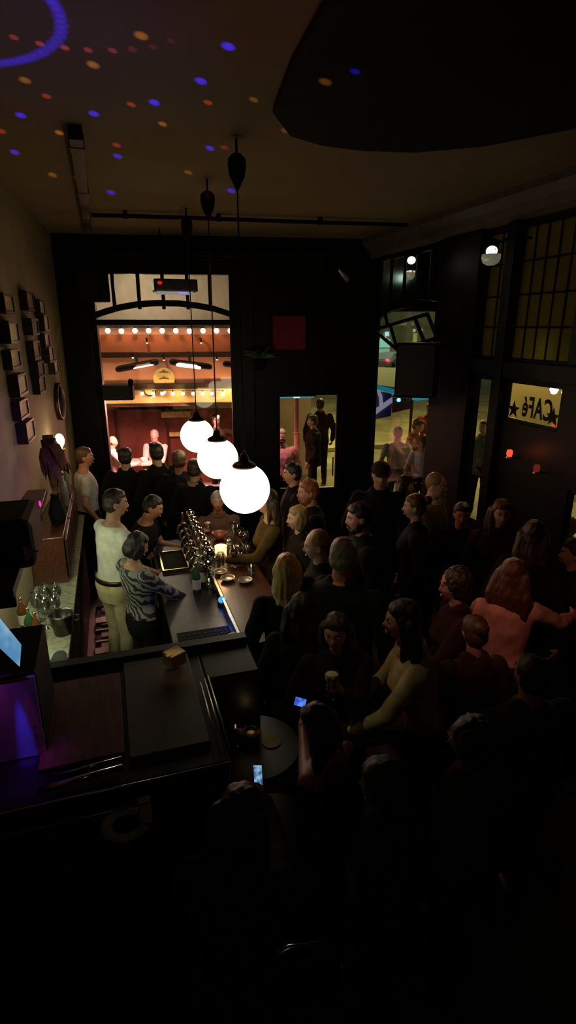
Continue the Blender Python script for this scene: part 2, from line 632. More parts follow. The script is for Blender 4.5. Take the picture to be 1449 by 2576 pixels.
LEADED = mat_frost('leaded_yellow_glass', (0.26, 0.215, 0.09))
for nm, (q0, q1), ncol, lab in (('window_3', (b0, b1), 2, 'narrow leaded window beside the black pillar on the right wall'),
                                ('window_4', (c0, c1), 5, 'wide leaded window over the lettered pane on the right wall')):
    w = S(thing(nm, RIGHTW.p(q0, zC0), lab, 'window'))
    wpart(RIGHTW, [(q0, q1, zU0, zU1, 0.07, 0.078)], 'leaded_pane', LEADED, w, bevel=0)
    leads = []
    for k in range(ncol + 1):
        u = q0 + (q1 - q0) * k / ncol
        leads.append((u - 0.008, u + 0.008, zU0, zU1, 0.055, 0.092))
    for k in range(5):
        z = zU0 + (zU1 - zU0) * k / 4
        leads.append((q0, q1, z - 0.008, z + 0.008, 0.055, 0.092))
    wpart(RIGHTW, leads, 'lead_grid', MATTE, w, bevel=0)
    zb = 1.1 if nm == 'window_3' else zC0
    wpart(RIGHTW, [(q0, q1, zb, zC1, 0.07, 0.074)], 'pane', CLEAR, w, bevel=0)
    wpart(RIGHTW, [(q0, q0 + 0.025, zb, zC1, 0.03, 0.12), (q1 - 0.025, q1, zb, zC1, 0.03, 0.12), (q0, q1, zb, zb + 0.03, 0.03, 0.12), (q0, q1, zC1 - 0.03, zC1, 0.03, 0.12)], 'window_frame', BLACK, w)
    if nm == 'window_4':
        # lettering painted on the street side: star CAFe star
        LET = mat('painted_lettering', (0.03, 0.01, 0.008), 0.7, var=0.1)
        cu = bpy.data.curves.new('lettering', 'FONT')
        cu.body = 'CAF\u00e9'
        cu.size = 0.27
        cu.extrude = 0.002
        cu.offset = 0.006
        cu.space_character = 1.08
        tmp = bpy.data.objects.new('lettering', cu)
        COL.objects.link(tmp)
        dg = bpy.context.evaluated_depsgraph_get()
        me = bpy.data.meshes.new_from_object(tmp.evaluated_get(dg))
        bpy.data.objects.remove(tmp)
        xs = [v.co.x for v in me.vertices]
        wd = max(xs) - min(xs)
        uA, zA = RW(1392, 1068)[0], 0
        uC, zC = RW(1304, 1045)
        uF = RW(1376, 1066)[0]
        span = abs(uF - uC)
        ref = RIGHTW.p(uF, RW(1376, 1066)[1] + 0.02, 0.036)
        for v in me.vertices:
            # seen from the street the text reads left to right, u falls as the text advances
            p = ref - RIGHTW.u * ((v.co.x - min(xs)) * span / wd) + Vector((0, 0, v.co.y * 0.95)) - RIGHTW.n * v.co.z
            v.co = p - w.location
        me.materials.clear()
        me.materials.append(LET)
        o = bpy.data.objects.new('lettering', me)
        COL.objects.link(o)
        o.parent = w
        for px, py in ((1390, 1050), (1292, 1030)):
            u, z = RW(px, py, 0.036)
            poly = []
            for k in range(10):
                r = 0.085 if k % 2 == 0 else 0.035
                a = PI / 2 + k * PI / 5
                poly.append(RIGHTW.p(u + r * math.cos(a), z + r * math.sin(a), 0.036) - w.location)
            part(MB().prism(poly, RIGHTW.n * 0.004), 'painted_star', LET, w)
q0, q1 = c1 + 0.22, c1 + 0.95
w5 = S(thing('window_5', RIGHTW.p(q0, 0.9), 'low side window at the right edge of the picture', 'window'))
wpart(RIGHTW, [(q0, q1, 0.9, 1.8, 0.07, 0.075)], 'pane', CLEAR, w5, bevel=0)
wpart(RIGHTW, [(q0, q0 + 0.03, 0.9, 1.8, 0.03, 0.12), (q0, q1, 0.9, 0.94, 0.03, 0.12), (q0, q1, 1.77, 1.8, 0.03, 0.12)], 'window_frame', BLACK, w5)

# ceiling track along the room and pipe across it
t = thing('ceiling_rail', (0, 0, CEIL_Z), 'long dark steel rail running along the ceiling toward the big window', 'rail')
part(MB().bbox(-0.075, 0.005, 4.1, 8.1, -0.08, 0.0), 'rail_profile', BLACK, t)
for y in (4.3, 5.6, 6.9, 8.0):
    part(MB().bbox(-0.08, 0.01, y - 0.03, y + 0.03, -0.084, 0.0), 'clamp', BLACK, t)
t = thing('ceiling_pipe', (0, 0, CEIL_Z), 'thin dark conduit pipe crossing the ceiling near the far wall', 'pipe')
part(MB().tube([(0.02, 6.75, -0.05), (0.9, 6.62, -0.05), (2.0, 6.5, -0.05), (3.4, 6.3, -0.05)], 0.02), 'pipe_run', MATTE, t)
for x, y in ((0.35, 6.7), (1.3, 6.57), (2.4, 6.44)):
    part(MB().bbox(x - 0.02, x + 0.02, y - 0.03, y + 0.03, -0.075, 0.0), 'bracket', MATTE, t)

# ------------------------------------------------------------------ the globe pendants above the bar
GLOBE = mat_emit('lit_opal_glass', (1.0, 0.86, 0.56), 4.6)
CORD = mat('black_cord', (0.01, 0.01, 0.01), 0.6)
GR = 0.19
for (y, lab, cy) in ((4.04, 'glowing white globe pendant nearest the camera, largest of the row', 4.3),
                     (5.13, 'glowing white globe pendant in the middle of the row over the bar', 5.36),
                     (6.37, 'glowing white globe pendant farthest away, in front of the window', 6.4)):
    t = thing('globe_pendant', (0.93, y, 1.94), lab, 'pendant lamp', 'globe pendants over the bar')
    gl = MB().lathe([(0.02, -GR * 0.995)] + [(GR * math.cos(a), GR * math.sin(a)) for a in [math.radians(q) for q in range(-80, 66, 5)]] + [(0.075, GR * 0.92)], n=40)
    part(gl, 'globe_shade', GLOBE, t, smooth=True)
    part(MB().lathe([(0.088, 0.165), (0.09, 0.185), (0.075, 0.2), (0.04, 0.215), (0.03, 0.26), (0.012, 0.27), (0.006, 0.3)], n=24), 'lamp_cap', mat('bronze_cap', (0.03, 0.015, 0.01), 0.4, 0.6), t, smooth=True)
    part(MB().tube([(0, 0, 0.28), (0, 0, CEIL_Z - 1.94 - 0.28)], 0.0055, 8), 'cord', CORD, t)
    part(MB().lathe([(0.007, CEIL_Z - 2.24), (0.022, CEIL_Z - 2.215), (0.05, CEIL_Z - 2.16), (0.06, CEIL_Z - 2.1), (0.056, CEIL_Z - 2.06), (0.03, CEIL_Z - 2.035), (0.008, CEIL_Z - 2.03), (0.008, CEIL_Z - 1.945)], n=20), 'canopy', MATTE, t, smooth=True)

# two downlights in front of the right wall and a small stage lamp
for px, py, x, lab in ((1035, 655, 3.25, 'ceiling spotlight with glowing disc in front of the arched window'), (1237, 632, 3.25, 'ceiling spotlight with bright glass bowl before the right pillar')):
    p = atx(px, py, x)
    big = px > 1100
    t = thing('wall_spotlight', p, lab.replace('ceiling', 'wall'), 'spotlight', 'spotlights along the right wall')
    ax = ((C0 - p).normalized() * 0.75 + Vector((0, 0, -0.5))).normalized()
    part(MB().tube([-ax * 0.1, Vector((0.2, 0, 0.12)), Vector((3.645 - p.x, 0, 0.12))], 0.012), 'wall_arm', MATTE, t)
    part(MB().lathe([(0.04, -0.13), (0.055, -0.11), (0.058, -0.005), (0.05, -0.004)], n=20, axis=ax), 'lamp_housing', MATTE, t, smooth=True)
    part(MB().lathe([(0.004, -0.004), (0.046 if big else 0.042, -0.004), (0.046 if big else 0.042, 0.003), (0.004, 0.006)], n=24, axis=ax), 'lamp_lens', mat_emit('white_lamp_lens', (1, 0.97, 0.88), 9.0), t)
    dz = -0.055 if big else -0.135
    r = 0.078 if big else 0.046
    g = MB().lathe([(r, 0.03), (r * 1.03, 0.0), (r * 0.85, -0.035), (r * 0.45, -0.055), (0.006, -0.058), (0.006, -0.052), (r * 0.43, -0.049), (r * 0.8, -0.03), (r * 0.96, 0.0), (r * 0.95, 0.03)], (0, 0, dz), 28)
    part(g, 'glass_bowl', mat('glowing_ribbed_glass', (0.75, 0.75, 0.6), 0.25, 0.3, emis=(0.9, 0.9, 0.6), estr=0.22 if big else 0.1), t, smooth=True)  # emission stands in for lamp light caught by the bowl
    for k in range(3):
        a = k * 2.1 + 0.4
        part(MB().tube([(0.05 * math.cos(a), 0.05 * math.sin(a), 0.03), (r * math.cos(a), r * math.sin(a), dz + 0.02)], 0.003, 6), 'bowl_wire', MATTE, t)
    lamp('spotlight_light', 'SPOT', p + ax * 0.02, 7.0 if big else 2.5, (1, 0.95, 0.8), 0.04, p + Vector((0, 0, -0.12)) + ax * 0.06, math.radians(100), 0.6)
p = FARW.p(*FARW.uz(862, 690, -0.3), -0.3)
t = thing('stage_lamp', p, 'small silver stage lamp tilted on the dark wall over the door', 'stage lamp')
part(MB().capsule((-0.05, 0, 0.05), (0.05, 0.0, -0.05), 0.022, 0.034, 12), 'lamp_barrel', mat('silver_paint', (0.55, 0.55, 0.6), 0.3, 0.5), t, smooth=True)
part(MB().tube([(0, 0, 0), (0, 0.29, 0.1)], 0.012), 'yoke_arm', MATTE, t)
part(MB().lathe([(0.03, 0), (0.034, 0.008), (0.01, 0.012)], (0.075, 0, -0.075), 16, (1, 0, -1)), 'lamp_lens', mat('dull_lens', (0.3, 0.3, 0.3), 0.1), t)

# red picture and trailing plant above the door
p = FARW.p(*FARW.uz(727, 838), 0)
u0, z0 = FARW.uz(686, 880)
u1, z1 = FARW.uz(768, 795)
t = thing('red_picture', p, 'square dark red picture hanging on the black wall above the door', 'picture')
wpart(FARW, [(u0, u1, z0, z1, -0.035, -0.004)], 'canvas', mat('dark_red_canvas', (0.20, 0.005, 0.014), 0.7, var=0.3, scale=5), t)
wpart(FARW, [(u0 - 0.02, u0, z0 - 0.02, z1 + 0.02, -0.04, 0), (u1, u1 + 0.02, z0 - 0.02, z1 + 0.02, -0.04, 0), (u0, u1, z1, z1 + 0.02, -0.04, 0), (u0, u1, z0 - 0.02, z0, -0.04, 0)], 'picture_frame', MATTE, t)
p = FARW.p(*FARW.uz(655, 905, -0.15), -0.15)
t = thing('wall_plant', p, 'spiky green plant in a dark wall pot left of the red picture', 'plant')
part(MB().lathe([(0.05, -0.15), (0.07, -0.05), (0.085, 0.0), (0.08, 0.005), (0.07, 0.0), (0.06, -0.04)], n=16), 'pot', MATTE, t, smooth=True)
part(MB().tube([(0, 0.0, -0.08), (0, 0.15, -0.08)], 0.012), 'pot_bracket', MATTE, t)
LEAF = mat('plant_leaf', (0.04, 0.085, 0.025), 0.4)
for k in range(11):
    a = k * 2.399
    ln = 0.28 + 0.12 * random.random()
    el = 0.5 + 0.6 * random.random()
    d = Vector((math.cos(a) * math.cos(el), math.sin(a) * math.cos(el) * 0.5 - 0.1, math.sin(el)))
    if k == 0:
        d = Vector((-0.55, -0.1, 0.8))
        ln = 0.3
    s = d.cross(Vector((0, 1, 0.1))).normalized()
    pts = []
    R = []
    for q in range(6):
        f = q / 5
        cpt = d * (ln * f) - Vector((0, 0, 0.12 * f * f))
        wdt = 0.022 * math.sin(PI * min(0.98, 0.15 + 0.84 * f)) + 0.001
        nn = d.cross(s) * 0.002
        R.append([cpt - s * wdt, cpt - nn, cpt + s * wdt, cpt + nn])
    part(MB().rings(R), 'leaf', LEAF, t)


# loudspeakers
def speaker(p, size, rot, label, bracket=None):
    t = thing('loudspeaker', p, label, 'loudspeaker', 'black loudspeakers', rot)
    w, d, h = size
    part(MB().box((0, 0, 0), size), 'cabinet', MATTE, t, bevel=0.015)
    part(MB().box((0, -d / 2 - 0.006, 0), (w * 0.9, 0.012, h * 0.92)), 'grille', mat('speaker_grille', (0.012, 0.012, 0.013), 0.7, scale=300), t, bevel=0.004)
    b = MB()
    for q in bracket or [((0, d / 2, 0), (0, d / 2 + 0.12, 0))]:
        b.tube(q, 0.014, 8)
    part(b, 'mount_bracket', MATTE, t)
    return t


u, z = FARW.uz(236, 722, -0.28)
speaker(FARW.p(u, z, -0.28), (0.3, 0.26, 0.36), -0.55, 'black loudspeaker at the upper left corner of the big window', [((0, 0.1, 0), (-0.16, 0.3, 0.05))])
u, z = FARW.uz(297, 987, -0.2)
t = speaker(FARW.p(u, z, -0.2), (0.42, 0.2, 0.2), -0.19, 'low wide black loudspeaker across the lower left of the big window', [((-0.3, 0.1, 0), (-0.3, 0.22, 0)), ((-0.2, 0, 0), (-0.32, 0.12, 0))])
part(MB().capsule((0.18, 0, 0.09), (0.18, 0, 0.145), 0.035, 0.035, 12), 'knob', MATTE, t)
p = atx(1051, 930, 3.2)
t = speaker(p, (0.42, 0.34, 0.56), math.radians(-38), 'black loudspeaker on a steel truss bracket before the arched window', [((0, 0.1, 0.2), (0.35, 0.52, 0.3))])
b = MB()
A = [atx(940, 830, 3.5), atx(1075, 790, 3.5), atx(1100, 850, 3.4), atx(1000, 880, 3.4)]
A = [q - p for q in A]
Ri = Matrix.Rotation(math.radians(38), 3, 'Z')
A = [Ri @ q for q in A]
for q0_, q1_ in ((A[0], A[1]), (A[1], A[2]), (A[2], A[3]), (A[3], A[0]), (A[0].lerp(A[1], 0.35), A[3]), (A[0].lerp(A[1], 0.8), A[3].lerp(A[2], 0.7)), (A[0].lerp(A[1], 0.3), A[0].lerp(A[1], 0.3) + Vector((-0.06, 0, 0.2)))):
    b.tube([q0_, q1_], 0.022, 8)
part(b, 'truss_bracket', MATTE, t)

# projector hanging before the big window
u, z = FARW.uz(440, 722, -0.5)
t = thing('projector', FARW.p(u, z, -0.5), 'grey projector with a red lamp hanging in front of the window transom', 'projector')
part(MB().bbox(-0.27, 0.27, -0.16, 0.16, -0.06, 0.085), 'case', mat('grey_plastic', (0.045, 0.042, 0.05), 0.5), t, bevel=0.02)
part(MB().ball((-0.2, -0.165, 0.035), (0.03, 0.012, 0.022)), 'red_lamp', mat_emit('red_led', (1.0, 0.03, 0.02), 0.55), t, smooth=True)
part(MB().bbox(-0.24, 0.2, -0.17, -0.05, -0.095, -0.062), 'light_strip', mat_emit('dim_strip', (0.5, 0.45, 0.42), 0.5), t, bevel=0.006)
part(MB().bbox(0.02, 0.12, -0.175, -0.16, -0.09, -0.066), 'blue_lamp', mat_emit('violet_led', (0.35, 0.25, 1.0), 0.9), t)
for x in (-0.15, 0.15):
    part(MB().tube([(x, 0, 0.08), (x, 0, CEIL_Z - z)], 0.011), 'hanger_rod', MATTE, t)

# ------------------------------------------------------------------ disco light with its dots on the ceiling
DP = Vector((-0.55, 1.25, 2.35))
t = thing('disco_light', DP, 'black disco projector throwing coloured dots on the ceiling', 'disco light')
part(MB().lathe([(0.05, -0.06), (0.09, -0.05), (0.09, 0.05), (0.08, 0.06)], n=20), 'housing', MATTE, t, smooth=True)
part(MB().ball((0, 0, 0.06), (0.07, 0.07, 0.05)), 'lens_dome', mat_pane('lens_dome_glass', (0.95, 0.95, 1.0), 0.1), t, smooth=True)
part(MB().tube([(0, 0, -0.03), (-0.43, 0.0, -0.1)], 0.015), 'wall_arm', MATTE, t)
SRC = DP + Vector((0, 0, 0.13))
BLUE, RED, AMB = (0.028, 0.014, 1.0), (1.0, 0.10, 0.05), (1.0, 0.42, 0.06)
DOTS = []
for px, py in ((574, 117), (505, 204), (388, 258), (236, 286), (52, 290), (37, 383), (296, 393), (528, 373), (279, 484), (582, 480)):
    DOTS.append((px, py, BLUE, 1.0, 1.0))
DOTS.append((893, 180, BLUE, 2.2, 0.7))
for px, py in ((117, 242), (330, 263), (523, 258), (3, 330), (293, 365), (565, 371), (197, 448), (541, 468)):
    DOTS.append((px, py, RED, 0.8 if px != 541 and px != 565 else 0.35, 0.6))
for px, py, w in ((355, 90, 0.6), (234, 163, 0.7), (63, 202, 0.6), (409, 312, 0.75), (149, 334, 0.9), (638, 251, 0.4), (132, 440, 0.7), (474, 434, 0.5), (718, 329, 0.35), (818, 206, 3.2)):
    DOTS.append((px, py, AMB, w, 1.0 if py < 210 else 0.7))
for px, py, w in ((35, 94, 0.5), (100, 110, 0.6), (163, 120, 0.7), (222, 126, 0.5), (283, 127, 0.4), (333, 124, 0.18), (385, 118, 0.12), (430, 103, 0.1)):
    DOTS.append((px, py, (1.0, 0.12, 0.2), w, 0.65))
for px, py in ((128, 0), (138, 14), (146, 30), (151, 46), (154, 62), (153, 76), (150, 90), (143, 102), (133, 112), (122, 121), (110, 130), (98, 136), (84, 142), (70, 147), (57, 150), (42, 153), (27, 156), (12, 158), (-4, 160)):
    DOTS.append((px, py, BLUE, 0.34, 1.0))
for px, py, c, w, s in DOTS:
    q = atz(px, py, CEIL_Z if not (px > 740 and py < 345) else 4.2)
    dist = (q - SRC).length
    sz = 0.029 * s / dist
    lamp('disco_beam', 'SPOT', SRC, (1500 if c is BLUE else 330) * w * dist * dist / 4.0, c, 0.0, q, 2 * math.atan(sz * 1.15), 0.95)
# soft violet wash of the same fixture on the left wall and the ceiling above it
lamp('violet_beam', 'SPOT', (0.3, 3.0, 3.75), 95, (0.40, 0.12, 1.0), 0.05, on_plane(0, 1150, LEFTW.o, LEFTW.n), math.radians(34), 1.0)
lamp('magenta_beam', 'SPOT', (-0.4, 1.4, 2.3), 9, (1.0, 0.15, 0.45), 0.05, (0.85, 2.4, 4.25), math.radians(38), 1.0)
lamp('blue_beam', 'SPOT', (-0.5, 1.4, 2.3), 30.0, (0.25, 0.12, 1.0), 0.05, atz(90, 90, CEIL_Z), math.radians(40), 1.0)

# red and rose stage beams over the crowd from the booth side
lamp('rose_beam', 'SPOT', (0.35, 1.2, 4.0), 75, (1.0, 0.42, 0.28), 0.06, (2.45, 2.75, 1.25), math.radians(26), 1.0)
lamp('red_beam', 'SPOT', (0.3, 5.4, 3.9), 40, (1.0, 0.16, 0.07), 0.06, (2.2, 3.6, 1.5), math.radians(60), 1.0)
lamp('amber_fill', 'SPOT', (0.3, 2.6, 4.0), 26, (1.0, 0.8, 0.35), 0.06, (1.25, 2.6, 1.2), math.radians(24), 1.0)  # fill spot added to brighten the cream shirt
lamp('amber_fill', 'SPOT', (0.35, 2.6, 4.0), 40, (1.0, 0.7, 0.3), 0.03, atz(440, 1668, 1.5), math.radians(5), 0.6)  # narrow spot added only to brighten the small box on the booth

for px, py, st, lab in ((1282, 1140, 1.0, 'small glowing red wall light under the lettered pane'), (1350, 1178, 0.12, 'dim red reflection built as a glowing cup, right of the small wall light')):
    p = atx(px, py, 3.56)  # the dimmer of the two is a reflection built as a lamp
    t = thing('red_wall_light', p, lab, 'wall light', 'red wall lights under the lettered pane')
    part(MB().lathe([(0.004, -0.035), (0.022, -0.03), (0.03, 0.0), (0.024, 0.03), (0.004, 0.035)], n=16), 'glass_cover', mat_emit('red_cover_%d' % px, (1.0, 0.10, 0.05), st), t, smooth=True)
    part(MB().lathe([(0.02, -0.05), (0.03, -0.045), (0.026, -0.03)], n=14), 'cup', BRASS, t)
    part(MB().tube([(0, 0, -0.045), (0.088, 0, -0.045)], 0.008, 8), 'wall_arm', MATTE, t)
lamp('red_wall_glow', 'POINT', atx(1282, 1140, 3.47), 0.5, (1.0, 0.15, 0.05), 0.03)
# ------------------------------------------------------------------ outside: street, terrace, buildings
PAVE = mat('street_paving', (0.30, 0.28, 0.2), 0.85, var=0.4, scale=0.9)
mb = MB()
mb.bbox(-12, 60, 9.05, 80, -0.12, -0.02)
mb.v = []
mb.f = []
mb.prism([(-12, 8.95, -0.6), (-0.6, 8.95, -0.6), (3.95, 8.06, -0.6), (3.95, -6, -0.6), (60, -6, -0.6), (60, 80, -0.6), (-12, 80, -0.6)], (0, 0, 0.28))
S(mb.build('ground', PAVE))
KERB = mat('kerb_stone', (0.4, 0.38, 0.28), 0.8)
t = MB().bbox(4.35, 40, 15.0, 15.4, -0.32, -0.2).build('kerb', KERB)
tag(t, 'long pale kerb across the yellow lit street', 'kerb')


def terr(px, py, off=3.0):
    return FARW.uz(px, py, off)


TOFF = 3.0
ORANGE = mat('terracotta_canvas', (0.55, 0.14, 0.05), 0.8, var=0.15, scale=2)
PINKC = mat('salmon_canvas', (0.7, 0.30, 0.20), 0.8, var=0.12, scale=2)
CREAMC = mat('beige_render', (0.6, 0.5, 0.38), 0.85, var=0.12, scale=4)
YELC = mat('yellow_valance', (0.85, 0.5, 0.22), 0.8, var=0.1)
t = thing('terrace_canopy', FARW.p(1.2, 0, TOFF), 'long orange terrace canopy with dark ribs outside the big window', 'canopy')
uA, uB = -1.6, 3.0


def zt(py, off=TOFF):
    return terr(420, py, off)[1]


wpart(FARW, [(uA, uB, zt(892), zt(842), TOFF, TOFF + 0.05)], 'upper_panel', ORANGE, t)
wpart(FARW, [(uA, uB, zt(842), zt(822), TOFF, TOFF + 0.05)], 'upper_border', PINKC, t)
wpart(FARW, [(uA, uB, zt(970), zt(892), TOFF, TOFF + 0.05)], 'lower_panel', PINKC, t)
wpart(FARW, [(uA, uB, zt(1014), zt(972), TOFF, TOFF + 0.05)], 'valance', YELC, t)
for py, th in ((822, 0.025), (892, 0.05), (971, 0.055), (1017, 0.03)):
    wpart(FARW, [(uA, uB, zt(py) - th, zt(py) + th, TOFF - 0.08, TOFF + 0.1)], 'rib', DARKWOOD, t)
for u in (uA, uB - 0.1):
    wpart(FARW, [(u, u + 0.1, -0.32, zt(822), TOFF - 0.05, TOFF + 0.1)], 'post', BLACK, t)
b = MB()
u_, z_ = terr(377, 985, TOFF - 0.1)
b.tube([FARW.p(u_ + 0.11 * math.cos(a), z_ + 0.02 + 0.1 * math.sin(a), TOFF - 0.1) - t.location for a in [PI + PI * k / 10 for k in range(11)]], 0.014, 8)
part(b, 'hook', BLACK, t)
t = thing('neighbour_wall', FARW.p(0.5, 0, 5.0), 'beige rendered house wall rising above the terrace canopy', 'building')
wpart(FARW, [(-3.0, 4.2, -0.32, 6.5, 5.0, 5.3)], 'wall_panel', CREAMC, t)
wpart(FARW, [(-0.2, 1.0, -0.3, 1.8, 4.95, 5.0)], 'dark_doorway', MATTE, t)
u0, z0 = terr(405, 1052, 4.4)
u1, z1 = terr(478, 1037, 4.4)
wpart(FARW, [(u0, u1, z0, z1, 4.45, 4.55)], 'lit_ledge', mat('ochre_ledge', (0.6, 0.45, 0.16), 0.7), t)
wpart(FARW, [(u0 + 0.15, u1 + 0.1, z0 - 0.42, z0 - 0.33, 4.45, 4.55)], 'lit_ledge', mat('ochre_ledge', (0.6, 0.45, 0.16), 0.7), t)
t = thing('terrace_screen', FARW.p(1.2, -0.3, 4.6), 'low dark red screen standing behind the terrace diners', 'screen')
wpart(FARW, [(-1.4, 2.9, -0.32, zt(1030, 4.6), 4.6, 4.64)], 'screen_panel', mat('oxblood_board', (0.13, 0.035, 0.015), 0.7, var=0.3, scale=2), t)
for u in (-1.3, -0.2, 0.9, 2.0, 2.85):
    wpart(FARW, [(u - 0.03, u + 0.03, -0.32, zt(1026, 4.6), 4.56, 4.6)], 'screen_post', DARKWOOD, t)
t = thing('terrace_lamp_hood', FARW.p(1.0, 0, 1.6), 'beige awning board above the transom outside the big window', 'awning')
wpart(FARW, [(-1.0, 3.2, zt(812), 5.0, TOFF + 0.3, TOFF + 0.36)], 'awning_board', CREAMC, t)
wpart(FARW, [(-1.0, 3.2, zt(812) - 0.03, zt(812), TOFF + 0.28, TOFF + 0.36)], 'awning_edge', DARKWOOD, t)

# string lights
BULB = mat_emit('warm_bulb', (1.0, 0.85, 0.6), 4.0)
t = thing('string_light', FARW.p(terr(232, 829, 2.85)[0], terr(232, 829, 2.85)[1], 2.85), 'string of eleven round white bulbs along the top of the orange canopy', 'string light')
BS = 2.85
wire = []
for k in range(11):
    px = 237 + 34.2 * k
    u, z = terr(px, 832 + (1 if k in (2, 7) else 0), BS)
    p = FARW.p(u, z, BS) - t.location
    part(MB().ball(p, 0.048, 12, 8), 'bulb', BULB, t, smooth=True)
    part(MB().tube([p + Vector((0, 0, 0.04)), p + Vector((0, 0, 0.085))], 0.016, 8), 'socket', BLACK, t)
    wire.append(p + Vector((0, 0, 0.08)))
part(MB().tube(wire, 0.008, 6), 'wire', CORD, t)
for px, pw in ((254, 14), (322, 14), (390, 14), (458, 14), (526, 14), (590, 14)):
    u, z = terr(px, 832, BS - 0.12)
    lamp('string_bulb_light', 'POINT', FARW.p(u, z + 0.02, BS - 0.16), pw * 0.09, (1.0, 0.6, 0.32), 0.04)
t = thing('string_light', FARW.p(terr(252, 992, 2.85)[0], terr(252, 992, 2.85)[1], 2.85), 'lower string of bulbs glowing before the yellow valance', 'string light')
wire = []
for px in (252, 358, 385, 408, 435, 460, 486, 510, 533, 561):
    u, z = terr(px, 990, BS)
    p = FARW.p(u, z, BS) - t.location
    part(MB().ball(p, 0.036 if px > 300 else 0.05, 12, 8), 'bulb', BULB, t, smooth=True)
    part(MB().tube([p + Vector((0, 0, 0.03)), p + Vector((0, 0, 0.07))], 0.014, 8), 'socket', BLACK, t)
    wire.append(p + Vector((0, 0, 0.065)))
part(MB().tube(wire, 0.008, 6), 'wire', CORD, t)
for px in (270, 375, 450, 530, 580):
    u, z = terr(px, 990, BS - 0.12)
    lamp('string_bulb_light', 'POINT', FARW.p(u, z, BS - 0.10), 7.5, (1.0, 0.6, 0.25), 0.04)

# terrace heaters
HOT = mat_emit('heater_element', (1.0, 0.62, 0.60), 3.6)
for (x0, y0, x1, y1, e0, e1, lab, r) in ((298, 929, 393, 911, 0.38, 0.92, 'left terrace heater, tilted, with a thin pink glowing tube', 0.014),
                                        (433, 911, 527, 923, 0.12, 0.72, 'middle terrace heater with a thick pink glowing tube', 0.034),
                                        (567, 916, 640, 924, 0.25, 0.5, 'terrace heater half hidden by the right edge of the big window', 0.03)):
    a = FARW.p(*terr(x0, y0, 2.55), 2.55)
    b_ = FARW.p(*terr(x1, y1, 2.55), 2.55)
    t = thing('patio_heater', (a + b_) / 2, lab, 'heater', 'terrace heaters')
    a, b_ = a - t.location, b_ - t.location
    part(MB().capsule(a, a.lerp(b_, e0), 0.055, 0.055, 10), 'end_housing', BLACK, t)
    part(MB().capsule(a.lerp(b_, e1), b_, 0.055, 0.055, 10), 'end_housing', BLACK, t)
    bk = Vector((0, 0.05, 0.035))
    part(MB().tube([a + bk, b_ + bk], 0.025, 8), 'reflector', BLACK, t)
    dn = Vector((0, -0.03, -0.03))
    part(MB().capsule(a.lerp(b_, e0 + 0.02) + dn, a.lerp(b_, e1) + dn, r, r, 10), 'heating_tube', HOT, t, smooth=True)
    part(MB().tube([a.lerp(b_, 0.5) + bk, a.lerp(b_, 0.5) + Vector((0, 0.3, 0.2))], 0.025, 8), 'hanger', BLACK, t)
lamp('pink_glow', 'AREA', FARW.p(*terr(345, 1015, 2.6), 2.6), 230, (1.0, 0.34, 0.32), 0.5, FARW.p(terr(330, 1120, 2.3)[0], 0.9, 2.3))
lamp('pink_glow', 'AREA', FARW.p(*terr(490, 1015, 2.6), 2.6), 190, (1.0, 0.34, 0.32), 0.5, FARW.p(terr(450, 1120, 2.3)[0], 0.9, 2.3))
DQ = atz(708, 1098, 1.35)
lamp('pink_glow', 'SPOT', DQ + Vector((-0.55, -0.42, 1.2)), 150, (1.0, 0.3, 0.33), 0.08, DQ + Vector((0, 0, -0.1)), math.radians(50), 0.8)  # spot added to turn the bearded person pink, no heater hangs here
# ceiling spots under the canopy
for px, py in ((244, 905), (334, 899), (412, 905), (546, 904), (370, 862), (506, 862)):
    u, z = terr(px, py, 2.86)
    t = thing('canopy_spot', FARW.p(u, z, 2.86), 'tiny spotlight %s' % {244: 'at the far left under the middle canopy rib', 334: 'just right of the leftmost one under the middle canopy rib', 412: 'above the round emblem under the middle canopy rib', 546: 'near the right end of the middle canopy rib', 370: 'left one on the orange canopy panel', 506: 'right one on the orange canopy panel'}[px], 'spotlight', 'canopy spotlights')
    part(MB().tube([(0, 0, 0.0), (0, 0, 0.06), (0, 0.12, 0.08)], 0.016, 8), 'spot_body', BLACK, t)
    part(MB().ball((0, -0.005, -0.008), (0.022, 0.022, 0.014), 10, 6), 'spot_bulb', mat_emit('pinkish_spot', (1.0, 0.7, 0.6), 1.6), t, smooth=True)

# round emblem on the canopy: pale disc with two dark mountain-like strokes
u, z = terr(413, 952, 2.95)
t = thing('round_emblem', FARW.p(u, z, 2.95), 'pale round emblem with dark strokes on the salmon canopy panel', 'emblem')
part(MB().lathe([(0.2, 0), (0.2, 0.015), (0.005, 0.016)], (0, 0, 0), 32, FARW.n * -1), 'emblem_disc', mat('emblem_cream', (0.85, 0.6, 0.25), 0.7), t)
for dz, w in ((0.1, 0.1), (-0.02, 0.11)):
    poly = [(-w, 0), (-0.04, 0.035), (-0.015, 0.03), (0.0, 0.075), (0.018, 0.03), (0.05, 0.035), (w, 0), (0.03, 0.012), (-0.03, 0.012)]
    part(MB().prism([FARW.u * x + Vector((0, 0, zz + dz)) - FARW.n * 0.018 for x, zz in poly], FARW.n * -0.006), 'emblem_stroke', mat('emblem_brown', (0.22, 0.09, 0.03), 0.7), t)

